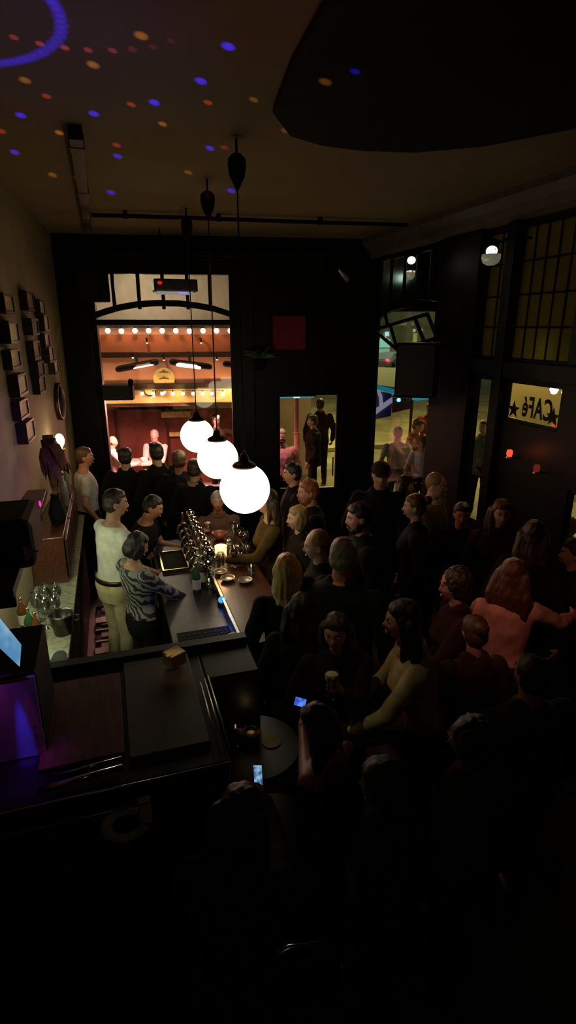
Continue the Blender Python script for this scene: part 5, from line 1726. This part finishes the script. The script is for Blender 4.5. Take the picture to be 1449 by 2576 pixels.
    for sx in (-1, 1):
        hip, kn, an, toe = legsP[sx]
        Fm = MB()
        Fm.capsule(an + Vector((0, -0.035, -0.038)) * s, toe + Vector((0, 0.0, 0.005)) * s, 0.046 * s, 0.04 * s, 12)
        Fm.capsule(an + Vector((0, -0.01, 0.03)) * s, an + Vector((0, -0.01, -0.02)) * s, 0.05 * s, 0.05 * s, 12)
        simple(Fm, 'shoe', mat('dark_shoe', (0.015, 0.013, 0.012), 0.5))
    # hair
    hm = hairmat(hair[1])
    st = hair[0]
    if st != 'bald':
        Hm = MB()
        Tr = T.to_3x3()
        E = lambda c, r: Hm.ball(hv(c), (r[0] * hs, r[1] * hs, r[2] * hs), 18, 12, Tr)
        E((0, -0.020, 0.036), (0.083, 0.089, 0.092))
        amp, sc = 0.004, (60, 60, 25)
        if st not in ('crop', 'receding', 'curly'):
            E((0, 0.006, 0.072), (0.069, 0.069, 0.047))
        if st == 'short':
            E((0, -0.035, -0.01), (0.079, 0.072, 0.075))
        elif st == 'crop':
            amp = 0.002
        elif st == 'quiff':
            E((0, 0.045, 0.095), (0.06, 0.05, 0.032))
            E((0, -0.035, -0.01), (0.079, 0.072, 0.075))
        elif st == 'curly':
            E((0, -0.03, 0.03), (0.105, 0.105, 0.105))
            E((0, -0.04, -0.03), (0.095, 0.08, 0.085))
            amp, sc = 0.010, (75, 75, 75)
        elif st in ('long', 'wavy', 'verylong'):
            E((0, -0.04, -0.03), (0.088, 0.07, 0.10))
            L_ = {'long': 1.0, 'wavy': 1.0, 'verylong': 1.6}[st]
            dn = Vector((0, 0, -1))
            bk = Tr @ Vector((0, -1, 0))
            rt_ = Tr @ Vector((1, 0, 0))
            wv = 1.25 if st == 'wavy' else 1.0
            for k2 in range(-3, 4):
                p0 = hv((0.026 * k2, -0.055 + 0.006 * abs(k2), 0.0))
                p1 = p0 + dn * 0.13 * s + bk * 0.03 * s + rt_ * 0.006 * k2 * wv
                p2 = p1 + dn * 0.13 * s * L_ + bk * 0.02 * s + rt_ * 0.004 * k2 * wv
                Hm.capsule(p0, p1, 0.042 * s, 0.040 * s * wv, 10)
                Hm.capsule(p1, p2, 0.040 * s * wv, 0.020 * s, 10)
            for sx in (-1, 1):
                p0 = hv((sx * 0.068, 0.0, 0.03))
                p1 = hv((sx * 0.082, -0.005, -0.06))
                p2 = p1 + dn * 0.14 * s + bk * -0.01
                Hm.capsule(p0, p1, 0.026 * s, 0.026 * s * wv, 10)
                Hm.capsule(p1, p2, 0.026 * s * wv, 0.014 * s, 10)
            amp, sc = (0.005, (70, 70, 12)) if st != 'wavy' else (0.0045, (55, 55, 22))
        elif st == 'full':
            E((0, -0.03, -0.005), (0.105, 0.10, 0.115))
            E((0, -0.055, -0.12), (0.118, 0.075, 0.15))
            E((0, -0.075, -0.25), (0.105, 0.06, 0.13))
            amp, sc = 0.004, (80, 80, 10)
        elif st == 'bob':
            E((0, -0.03, -0.03), (0.098, 0.085, 0.1))
            for sx in (-1, 1):
                E((sx * 0.08, 0.005, -0.03), (0.026, 0.05, 0.085))
        elif st == 'bun':
            E((0, -0.04, -0.01), (0.079, 0.07, 0.08))
            E((0, -0.12, 0.06), (0.045, 0.045, 0.045))
        elif st == 'receding':
            Hm = MB()
            E((0, -0.045, 0.0), (0.082, 0.065, 0.07))
            amp = 0.002
        child(remesh(Hm, 'hair', max(0.008, voxel * 0.9), 1, amp, sc, seed), 'hair', hm)
    if beard:
        Bm = MB()
        Bm.ball(hv((0, 0.045, -0.085)), (0.048 * hs, 0.05 * hs, 0.043 * hs), 16, 10, T.to_3x3())
        for sx in (-1, 1):
            Bm.ball(hv((sx * 0.05, 0.02, -0.06)), (0.018 * hs, 0.035 * hs, 0.045 * hs), 12, 8, T.to_3x3())
        Bm.ball(hv((0, 0.094, -0.047)), (0.026 * hs, 0.012 * hs, 0.006 * hs), 12, 8, T.to_3x3())
        child(remesh(Bm, 'beard', 0.009, 1, 0.003, (70, 70, 40), seed), 'beard', hairmat(beard))
    if cap:
        Cp = MB()
        Cp.ball(hv((0, -0.015, 0.055)), (0.088 * hs, 0.102 * hs, 0.075 * hs), 20, 12, T.to_3x3())
        Cp.ball(hv((0, 0.11, 0.04)), (0.07 * hs, 0.06 * hs, 0.01 * hs), 18, 8, T.to_3x3())
        simple(Cp, 'cap', cloth('cap_%d' % seed, cap))
    # eyes, brows, lips
    for sx in (-1, 1):
        Em = MB()
        Em.ball(hv((sx * 0.031, 0.069, 0.011)), (0.0125 * hs,) * 3, 12, 8)
        e = simple(Em, 'eye', EYE)
        Im = MB()
        Im.ball(hv((sx * 0.031, 0.0785, 0.011)), (0.006 * hs, 0.004 * hs, 0.006 * hs), 10, 6, T.to_3x3())
        me_ = Im.mesh('iris')
        me_.materials.append(IRIS)
        io = bpy.data.objects.new('iris', me_)
        COL.objects.link(io)
        io.parent = e
        Wm = MB()
        Wm.tube([hv((sx * 0.014, 0.088, 0.027)), hv((sx * 0.03, 0.087, 0.032)), hv((sx * 0.048, 0.075, 0.027))], 0.0035 * hs, 6)
        simple(Wm, 'eyebrow', hm if st != 'bald' else hairmat('dark'))
    Lm = MB()
    Lm.ball(hv((0, 0.094, -0.061)), (0.022 * hs, 0.007 * hs, 0.007 * hs), 12, 8, T.to_3x3())
    simple(Lm, 'lips', LIP)
    if jewel:
        for sx in (-1, 1):
            Jm = MB()
            Jm.ball(hv((sx * 0.08, -0.01, -0.05)), (0.006, 0.006, 0.016), 8, 6)
            simple(Jm, 'earring', STEEL)
    for sx in (-1, 1):
        GRIP[(key, sx)] = (W @ armsP[(sx, 'grip')], (W.to_3x3() @ armsP[(sx, 'n')]), (W.to_3x3() @ armsP[(sx, 'd')]))
    GRIP[key] = W
    return ob


def holding(sx, x=0.2, y=0.34, z=1.1, curl=0.75):
    return {sx: (sx * x, y, z, curl)}


BK = (0.005, 0.005, 0.006)
NAVY = (0.015, 0.018, 0.035)
CHAR = (0.035, 0.033, 0.033)

# --- behind the bar
person('tender', 'barkeeper in a white t-shirt and beige trousers seen from behind', (291, 1266), 62, 1.80, head=(22, 8, 0), top=('tshirt', (0.72, 0.72, 0.62)), bottom=(0.60, 0.50, 0.30), hair=('short', 'dark'), sk=1, tucked=True, belt=True, voxel=0.007, lean=4,
       arms={1: (0.22, 0.30, 1.0, 0.5), -1: (-0.2, 0.34, 1.05, 0.5)})
person('tender2', 'barkeeper in black t-shirt leaning over the bar behind the zebra blouse', (385, 1276), 112, 1.64, head=(-5, 22, 0), top=('tshirt', (0.005, 0.005, 0.008)), hair=('short', 'black'), sk=3, lean=16, voxel=0.008, wide=1.05,
       arms={1: (0.26, 0.26, 0.98, 0.5), -1: (-0.2, 0.42, 1.1, 0.6)})
person('zebra', 'barkeeper with black hair in a zebra striped blouse at the bar', (345, 1372), 62, 1.62, 'f', tucked=True, head=(18, 28, 0), top=('blouse', (0.4, 0.4, 0.4)), hair=('bob', 'black'), sk=1, lean=-7, voxel=0.007, topmat=ZEBRA,
       arms={1: (0.2, 0.38, 1.02, 0.5), -1: (-0.17, 0.36, 1.0, 0.5)})

# --- by the big window
person('win1', 'person in a pale tee at the far left end of the bar, face turned right', (213, 1150), 80, 1.76, head=(10, 4, 0), top=('tshirt', (0.55, 0.55, 0.55)), hair=('short', 'brown'), sk=3, voxel=0.011)
person('win2', 'dark haired guest in black before the big window, left of the pink lit gap', (316, 1150), 20, 1.74, top=('jacket', BK), hair=('short', 'black'), sk=1, voxel=0.011)
person('win3', 'guest with swept black hair before the big window, right of the pink lit gap', (392, 1140), -20, 1.78, top=('jacket', BK), hair=('quiff', 'black'), sk=1, voxel=0.011)
person('win4', 'guest with grey brown hair and dark jacket left of the farthest globe', (452, 1158), 28, 1.76, top=('jacket', (0.007, 0.006, 0.007)), hair=('short', 'brown'), sk=2, voxel=0.011)
person('win5', 'guest in a black jacket with an olive collar left of the middle globe', (492, 1180), 40, 1.72, top=('jacket', BK), collar=(0.3, 0.22, 0.08), hair=('short', 'dark'), sk=1, voxel=0.011)
person('mid1', 'seated guest in a faded pink shirt behind the bar end under the globes', (548, 1262), 190, 1.60, seat=0.62, top=('shirt', (0.16, 0.08, 0.06)), hair=('short', 'grey'), sk=3, voxel=0.011, arms={1: (0.2, 0.30, 1.18, 0.7)})
person('mid3', 'guest in mustard sleeve reaching to the bar under the nearest globe', (672, 1262), -88, 1.72, 'f', top=('blouse', (0.075, 0.05, 0.012)), hair=('long', 'dark'), sk=0, voxel=0.01, arms=holding(-1, 0.16, 0.42, 1.18))

# --- crowd right of the globes
person('c1', 'dark haired person facing left, beside the doorway', (735, 1192), -80, 1.74, head=(0, 4, 0), top=('jacket', BK), hair=('short', 'black'), sk=3, voxel=0.01)
person('c2', 'red haired bearded person facing left beside the door', (775, 1238), -82, 1.76, head=(0, 8, 0), top=('jacket', (0.008, 0.005, 0.005)), hair=('short', 'red'), beard='red', sk=3, voxel=0.009)
person('c3', 'fair haired person in profile with golden lit face, left hand side of the crowd', (748, 1303), -88, 1.66, 'f', head=(0, 6, 0), top=('jacket', (0.012, 0.009, 0.005)), hair=('bob', 'darkblonde'), sk=0, voxel=0.008)
person('c4', 'short haired older person facing left between two long haired guests', (797, 1372), -75, 1.70, head=(0, 10, 0), top=('jacket', (0.006, 0.005, 0.005)), hair=('crop', 'darkblonde'), sk=0, voxel=0.008)
person('c5', 'blonde long haired person seen from behind in the middle of the crowd', (722, 1432), 12, 1.70, 'f', top=('jacket', (0.005, 0.006, 0.005)), hair=('full', 'blonde'), sk=0, voxel=0.008, wide=1.0)
person('c6', 'grey haired person in a wide dark jacket seen from behind', (866, 1400), 42, 1.84, head=(6, 8, 0), top=('jacket', (0.010, 0.013, 0.015)), hair=('short', 'grey'), sk=3, voxel=0.008, wide=1.2)
person('c7', 'dark haired bearded person facing left in a black coat, mid crowd', (903, 1302), -78, 1.80, head=(0, 10, 0), top=('jacket', BK), hair=('short', 'black'), beard='dark', sk=3, voxel=0.009, wide=1.05)
person('c8', 'person in a dark cap before the arched window, face in shade', (958, 1195), 200, 1.84, head=(0, 8, 0), top=('jacket', (0.006, 0.006, 0.007)), hair=('short', 'black'), cap=(0.03, 0.016, 0.012), sk=1, voxel=0.01)
person('c9', 'reddish haired person turned left below the arched window', (1042, 1275), -60, 1.74, 'f', head=(0, 6, 0), top=('jacket', BK), hair=('bun', 'auburn'), sk=1, voxel=0.009)
person('c10', 'short haired person in olive jacket with pale collar by the black pillar', (1097, 1222), 150, 1.78, head=(-15, 6, 0), top=('jacket', (0.16, 0.14, 0.04)), hair=('crop', 'darkblonde'), collar=(0.5, 0.5, 0.35), sk=0, voxel=0.009, arms=holding(1, 0.2, 0.36, 1.1))
person('c10b', 'person in an ochre top with lifted hands below the arched window', (1020, 1222), 120, 1.64, 'f', head=(0, 10, 0), top=('shirt', (0.42, 0.33, 0.12)), hair=('long', 'dark'), sk=0, voxel=0.01, arms=holding(-1, 0.12, 0.36, 1.3))
person('c11', 'person with dim red face and black hair right of the black pillar', (1162, 1295), -150, 1.60, head=(0, 6, 0), top=('jacket', (0.008, 0.005, 0.005)), hair=('short', 'black'), sk=3, voxel=0.01)
person('c12', 'person with an orange lit cheek holding a glass near the right windows', (1262, 1290), -140, 1.72, 'f', head=(-12, 8, 0), top=('shirt', (0.03, 0.015, 0.01)), hair=('long', 'brown'), sk=0, voxel=0.009, arms=holding(-1, 0.12, 0.36, 1.22))
person('c13', 'long dark haired person in black by the right windows', (1342, 1345), 40, 1.74, 'f', top=('jacket', (0.009, 0.010, 0.010)), hair=('verylong', 'dark'), sk=0, voxel=0.009)
person('c14', 'auburn haired person in a salmon pink blouse stretching an arm to the right', (1290, 1446), 20, 1.70, 'f', head=(20, 6, 0), top=('blouse', (0.55, 0.26, 0.2)), hair=('wavy', 'auburn'), sk=3, voxel=0.007, twist=10,
       arms={1: (0.56, 0.26, 1.22, 0.5), -1: (-0.22, 0.3, 1.05, 0.4)})
person('c15', 'dark haired person facing left with red lit cheek beside the pink blouse', (1142, 1472), -72, 1.66, 'f', head=(0, 10, 0), top=('jacket', (0.03, 0.013, 0.01)), hair=('curly', 'dark'), sk=3, voxel=0.008, arms=holding(-1, 0.14, 0.38, 1.1))
person('c16', 'person in a brown fleece seen from behind, in front of the pink blouse', (1192, 1590), 10, 1.55, 'f', head=(0, 12, 0), top=('jacket', (0.045, 0.022, 0.008)), hair=('bun', 'brown'), sk=1, voxel=0.009)
person('c17', 'person in a pale cream shirt with long dark hair looking left over a table', (1012, 1560), -68, 1.74, 'f', head=(0, 8, 0), top=('shirt', (0.52, 0.44, 0.26)), collar=(0.5, 0.43, 0.26), hair=('verylong', 'black'), sk=3, lean=12, voxel=0.007,
       arms={-1: (-0.12, 0.42, 0.98, 0.6), 1: (0.16, 0.40, 0.96, 0.6)})
person('c18', 'person with red lit face holding an amber beer, in front of the wide dark jacket', (845, 1590), 195, 1.60, 'f', head=(20, 8, 0), top=('jacket', (0.02, 0.012, 0.016)), hair=('long', 'dark'), sk=3, voxel=0.009, arms=holding(-1, 0.0, 0.3, 1.40))
person('c19', 'black haired person in a hooded black coat in front of the blonde', (758, 1532), 25, 1.60, 'f', top=('jacket', (0.008, 0.008, 0.009)), hair=('long', 'black'), sk=0, voxel=0.01)
person('c20', 'person in black at the right edge beside the low side window', (1442, 1392), -60, 1.62, head=(0, 6, 0), top=('jacket', BK), hair=('short', 'black'), sk=1, voxel=0.01)
person('c21', 'person in black on the right, back turned, below the pink blouse', (1335, 1700), 5, 1.6, top=('jacket', (0.01, 0.01, 0.011)), hair=('short', 'black'), sk=1, voxel=0.01, wide=1.15)

# --- near the camera, by the dim tables
person('n1', 'person in dark red brown holding a phone with a blue screen', (800, 1822), -28, 1.5, 'f', head=(-10, 30, 0), top=('tank', (0.05, 0.012, 0.01)), hair=('long', 'black'), sk=3, voxel=0.009, arms={-1: ('world', atz(757, 1772, 1.13), 0.6), 1: (0.16, 0.36, 0.98, 0.6)})
person('n2', 'dark haired person bent over a bright phone at the bottom of the crowd', (606, 2050), 22, 1.62, 'f', head=(12, 30, 0), top=('jacket', (0.012, 0.01, 0.012)), hair=('long', 'black'), sk=2, voxel=0.009, arms={1: ('world', atz(655, 1972, 1.12), 0.6), -1: (-0.12, 0.34, 1.05, 0.6)}, lean=8)
person('n3', 'dim person in a black top near the lowest tables', (965, 1975), -50, 1.62, 'f', head=(0, 20, 0), top=('jacket', (0.008, 0.006, 0.005)), hair=('long', 'black'), sk=2, voxel=0.01)
person('n4', 'dim person in dark knitwear at the lower right', (1180, 1860), -30, 1.56, top=('jacket', (0.03, 0.024, 0.02)), hair=('curly', 'black'), sk=2, voxel=0.011)

# --- outside the big window and the door
person('o1', 'bald person in a pale pink shirt at the terrace table', (283, 1112), 75, 1.78, seat=0.47, head=(5, 8, 0), top=('shirt', (0.62, 0.45, 0.42)), hair=('bald', 'dark'), sk=0, voxel=0.01, arms={1: (0.15, 0.42, 0.78, 0.5)}, ground=-0.32)
person('o2', 'pink lit diner with a light cap facing the camera at the terrace table', (388, 1096), 200, 1.80, seat=0.47, head=(0, 6, 0), top=('shirt', (0.55, 0.4, 0.38)), hair=('short', 'grey'), beard='grey', sk=0, voxel=0.01, ground=-0.32)
person('o3', 'dark haired person outside with an arm raised behind the farthest globe', (545, 1058), 160, 1.76, head=(30, 0, 0), top=('jacket', (0.06, 0.03, 0.025)), hair=('curly', 'dark'), sk=0, voxel=0.01, arms={-1: (-0.34, 0.25, 1.5, 0.4)}, ground=-0.32)
person('o4', 'pink lit bearded person outside the glazed door', (708, 1098), 190, 1.78, head=(10, 4, 0), top=('shirt', (0.7, 0.42, 0.4)), hair=('short', 'grey'), beard='brown', sk=0, voxel=0.01, ground=-0.32)
person('o5', 'dark haired person in a black coat smoking outside the glazed door', (786, 1060), -70, 1.80, head=(0, 0, 0), top=('jacket', (0.007, 0.006, 0.007)), hair=('quiff', 'black'), sk=1, voxel=0.01, wide=1.1, ground=-0.32)
person('o6', 'tall person in black with back turned outside the glazed door', (805, 1018), 10, 1.92, top=('jacket', (0.02, 0.014, 0.015)), hair=('short', 'black'), sk=1, voxel=0.011, ground=-0.32)
# --- outside the arched window and the narrow window
person('s1', 'grey haired person in a pale shirt with back turned outside the arched window', (1001, 1090), 20, 1.74, top=('tshirt', (0.55, 0.58, 0.48)), hair=('short', 'grey'), sk=0, voxel=0.01, bottom=(0.05, 0.06, 0.09), ground=-0.32)
person('s2', 'dark haired person in a white and lilac top outside the arched window', (1064, 1108), 30, 1.70, 'f', top=('tshirt', (0.68, 0.62, 0.72)), hair=('bob', 'black'), sk=0, voxel=0.01, ground=-0.32)
person('s3', 'person with a golden lit face leaning over outside the arched window', (1052, 1072), 130, 1.84, head=(0, 15, 0), top=('shirt', (0.3, 0.12, 0.05)), hair=('quiff', 'brown'), sk=0, voxel=0.01, lean=6, ground=-0.32)
person('s4', 'person in a dark red top standing far back outside the arched window', (1081, 1028), 215, 1.80, head=(0, 0, 0), top=('shirt', (0.28, 0.03, 0.03)), hair=('short', 'brown'), sk=3, voxel=0.011, ground=-0.32)
person('s5', 'person in a grey coat with lit face outside the narrow window', (1217, 1074), 215, 1.82, head=(35, 0, 0), top=('jacket', (0.10, 0.12, 0.11)), hair=('short', 'dark'), sk=0, voxel=0.01, ground=-0.32)
person('s6', 'pale dressed person outside the low side window at the right edge', (1432, 1322), 30, 1.5, 'f', top=('shirt', (0.5, 0.55, 0.4)), hair=('bob', 'darkblonde'), sk=0, voxel=0.011, ground=-0.32)


def chair(loc, heading, label, group='terrace chairs'):
    t = thing('chair', loc, label, 'chair', group, math.radians(-heading))
    part(MB().bbox(-0.21, 0.21, -0.2, 0.2, 0.44, 0.468), 'seat', DARKWOOD, t, bevel=0.006)
    part(MB().bbox(-0.2, 0.2, -0.215, -0.19, 0.62, 0.86), 'backrest', DARKWOOD, t, bevel=0.006)
    for sx in (-1, 1):
        part(MB().tube([(sx * 0.19, 0.18, 0.44), (sx * 0.2, 0.2, 0)], 0.013), 'leg', MATTE, t)
        part(MB().tube([(sx * 0.19, -0.2, 0.86), (sx * 0.19, -0.19, 0.44), (sx * 0.2, -0.22, 0)], 0.013), 'leg', MATTE, t)
    return t


t = thing('bar_stool', (GRIP['mid1'] @ Vector((0, 0, 0))), 'dark bar stool under the guest in the faded pink shirt', 'stool')
part(MB().lathe([(0.004, 0.58), (0.16, 0.58), (0.17, 0.6), (0.16, 0.615), (0.004, 0.62)], n=24), 'seat', DARKWOOD, t)
for k in range(4):
    a = PI / 4 + k * PI / 2
    part(MB().tube([(0.1 * math.cos(a), 0.1 * math.sin(a), 0.58), (0.19 * math.cos(a), 0.19 * math.sin(a), 0)], 0.014), 'leg', MATTE, t)
for k, hd, lab in (('o1', 75, 'wooden chair under the bald terrace diner'), ('o2', 200, 'wooden chair under the bearded terrace diner')):
    W = GRIP[k]
    q = W @ Vector((0, 0.02, 0))
    chair(Vector((q.x, q.y, -0.32)), hd, lab)

# ------------------------------------------------------------------ things in hands and on the dim tables
FOAM = mat('beer_foam', (0.75, 0.7, 0.58), 0.8)


def beer(loc, label, rot=None):
    t = thing('beer_glass', loc, label, 'glass', 'beer glasses in the crowd')
    part(MB().lathe([(0.004, -0.07), (0.028, -0.07), (0.037, 0.075), (0.034, 0.075), (0.026, -0.062), (0.004, -0.062)], n=18), 'glass_wall', TUMBLER, t, smooth=True)
    part(MB().lathe([(0.004, -0.06), (0.025, -0.06), (0.032, 0.05), (0.004, 0.05)], n=18), 'beer', BEER, t, smooth=True)
    part(MB().lathe([(0.004, 0.05), (0.032, 0.05), (0.034, 0.068), (0.02, 0.074), (0.004, 0.075)], n=18), 'foam', FOAM, t, smooth=True)
    return t


beer(GRIP[('c18', -1)][0] + Vector((0, 0, 0.02)), 'amber beer held by the red lit face in the mid crowd')
beer(GRIP[('c15', -1)][0] + Vector((0, 0, 0.02)), 'beer with pale foam held beside the pink blouse')
beer(GRIP[('c12', -1)][0] + Vector((0, 0, 0.02)), 'beer held near the right windows by the orange lit cheek')
beer(GRIP[('c10', 1)][0] + Vector((0, 0, 0.02)), 'beer held by the olive jacket near the black pillar')
beer(GRIP[('c10b', -1)][0] + Vector((0, 0, 0.02)), 'beer lifted by the ochre top below the arched window')
beer(GRIP[('mid1', 1)][0] + Vector((0, 0, 0.02)), 'beer held by the faded pink shirt behind the bar candle')


def phone(loc, nrm, upv_, label, m, size=(0.072, 0.15)):
    t = thing('phone', loc, label, 'phone', 'lit phones')
    z = Vector(nrm).normalized()
    y = (Vector(upv_) - z * z.dot(Vector(upv_))).normalized()
    x = y.cross(z)
    rot = Matrix((x, y, z)).transposed()
    part(MB().box(Vector((0, 0, 0)), (size[0], size[1], 0.009), rot), 'case', MATTE, t, bevel=0.003)
    part(MB().box(rot @ Vector((0, 0, 0.0055)), (size[0] * 0.9, size[1] * 0.9, 0.002), rot), 'screen', m, t)
    return t


g, n_, d_ = GRIP[('n1', -1)]
cdir = lambda p: (C0 - p).normalized()
pp = atz(755, 1767, 1.16)
phone(pp, (-0.1, -0.75, 0.9), (-0.85, 0.4, 0.2), 'phone with a small blue screen held low in the crowd', mat_screen('phone_blue', (0.03, 0.07, 0.6), (0.12, 0.3, 0.9), 0.95, 30), (0.05, 0.068))
pp = atz(648, 1952, 1.14)
phone(pp, (0.25, -0.55, 0.8), (0.12, 0.9, 0.4), 'phone with a pale blue picture held at the bottom of the crowd', mat_screen('phone_pale', (0.04, 0.12, 0.3), (0.35, 0.62, 0.85), 0.8, 38), (0.045, 0.1))


def table(loc, r, h, label, name='bar_table'):
    t = thing(name, loc, label, 'table', 'round bar tables')
    part(MB().lathe([(0.004, h - 0.03), (r, h - 0.03), (r + 0.006, h - 0.015), (r, h), (0.004, h)], n=36), 'table_top', mat_wood('black_table_wood', (0.012, 0.008, 0.006), 0.5), t, smooth=False)
    part(MB().lathe([(0.035, 0.03), (0.03, 0.1), (0.03, h - 0.03)], n=16), 'column', MATTE, t, smooth=True)
    part(MB().lathe([(0.004, 0), (0.2, 0.0), (0.2, 0.015), (0.06, 0.04), (0.004, 0.04)], n=28), 'base', MATTE, t)
    return t


q = atz(640, 1885, 1.05)
table((q.x, q.y + 0.03, 0), 0.24, 1.05, 'round dark bar table under the lit glass, right of the booth')
tumbler(atz(632, 1872, 1.051), 'low glass with a bright rim on the dark table beside the booth', 0.09, 0.032, BEER, group='glasses on the dim tables')
tumbler(atz(604, 1872, 1.051), 'salmon coloured drink left of the bright rimmed glass', 0.11, 0.03, mat('salmon_drink', (0.6, 0.25, 0.12), 0.2), group='glasses on the dim tables')
for px, py, lab in ((634, 1838, 'olive coaster at the back of the dark table'), (682, 1866, 'olive coaster at the right of the dark table')):
    t = MB().lathe([(0.004, 0.0), (0.048, 0.0), (0.05, 0.004), (0.004, 0.005)], n=22).build('coaster', mat('olive_card', (0.22, 0.2, 0.06), 0.8))
    t.location = atz(px, py, 1.051)
    tag(t, lab, 'coaster', 'coasters on the dark table')
lamp('table_glow', 'POINT', atz(632, 1860, 1.051) + Vector((0, 0, 0.16)), 0.05, (1.0, 0.65, 0.3), 0.02)  # weak warm point light over the table, no candle is built here
q = atz(690, 2120, 0.78)
table((q.x, q.y, 0), 0.3, 0.78, 'round table deep in the shade at the bottom of the picture')
for px, py, lab in ((668, 2075, 'brown bottle with a glinting shoulder, upper one on the shaded table'), (676, 2150, 'brown bottle with a glinting base, lower one on the shaded table')):
    bottle(atz(px, py + 25, 0.781), lab, BROWNB, 'bottles on the shaded table', 0.24, 0.032)
tumbler(atz(500, 2140, 0.9), 'empty tumbler with faint glints before the booth', 0.11, 0.04, group='glasses on the dim tables')
q = atz(500, 2140, 0.9)
table((q.x, q.y, 0), 0.14, 0.899, 'small high table in front of the booth')
w = wineglass(atz(494, 2018, 0.9), 'wine glass with a yellow glint before the booth front', mat('white_wine', (0.7, 0.55, 0.1), 0.1), 'glasses on the dim tables', 1.0)
q = atz(870, 1790, 1.02)
table((q.x + 0.12, q.y + 0.02, 0), 0.28, 1.0, 'round dark bar table under the cream shirt')
tumbler(atz(890, 1826, 1.001), 'pale rimmed glass on the table under the cream shirt', 0.12, 0.034, group='glasses on the dim tables')
q = atz(1215, 1690, 1.0)
table((q.x, q.y, 0), 0.26, 1.0, 'round dark bar table at the lower right of the crowd')
t = beer(atz(1212, 1690, 1.07) + Vector((0, 0, 0.005)), 'foamy beer on the lower right bar table')
t.location.z = 1.071
t = thing('plate', atz(1380, 1905, 0.8), 'small pale plate in the shade at the lower right', 'plate')
part(MB().lathe([(0.004, 0), (0.05, 0.0), (0.075, 0.014), (0.072, 0.016), (0.048, 0.005), (0.004, 0.005)], n=24), 'plate_dish', WHITE, t, smooth=True)
q = atz(1380, 1905, 0.8)
table((q.x, q.y, 0), 0.25, 0.799, 'low round table in the shade at the lower right')

# chair of chrome tube with a grey coat, nearest the camera
q = atz(760, 2540, 0.9)
t = thing('tube_chair', (q.x, q.y - 0.1, 0), 'black chair with curved chrome tubes nearest the camera', 'chair')
part(MB().bbox(-0.22, 0.22, -0.22, 0.2, 0.62, 0.66), 'seat', MATTE, t, bevel=0.015)
bk = MB()
bk.tube([(0.22, 0.18, 0.0), (0.22, 0.2, 0.62), (0.21, 0.22, 0.86), (0.15, 0.24, 0.96), (0, 0.25, 0.985), (-0.15, 0.24, 0.96), (-0.21, 0.22, 0.86), (-0.22, 0.2, 0.62), (-0.22, 0.18, 0)], 0.012, 10)
part(bk, 'chrome_tube', CHROME, t, smooth=True)
part(MB().bbox(-0.19, 0.19, 0.205, 0.235, 0.72, 0.93), 'backrest', MATTE, t, bevel=0.01)
for sx in (-1, 1):
    part(MB().tube([(sx * 0.2, -0.2, 0.62), (sx * 0.22, -0.22, 0)], 0.012, 10), 'leg', CHROME, t, smooth=True)
co = MB()
co.ball((-0.2, 0.23, 0.86), (0.10, 0.06, 0.17), 20, 14)
co.ball((-0.23, 0.24, 0.66), (0.12, 0.07, 0.2), 20, 14)
me = remesh(co, 'coat_cloth', 0.012, 2, 0.008, (20, 20, 10), 3)
ob = bpy.data.objects.new('draped_coat', me)
COL.objects.link(ob)
me.materials.append(cloth('grey_coat', (0.2, 0.22, 0.2)))
ob.location = t.location
tag(ob, 'grey coat draped over the tube chair nearest the camera', 'coat')
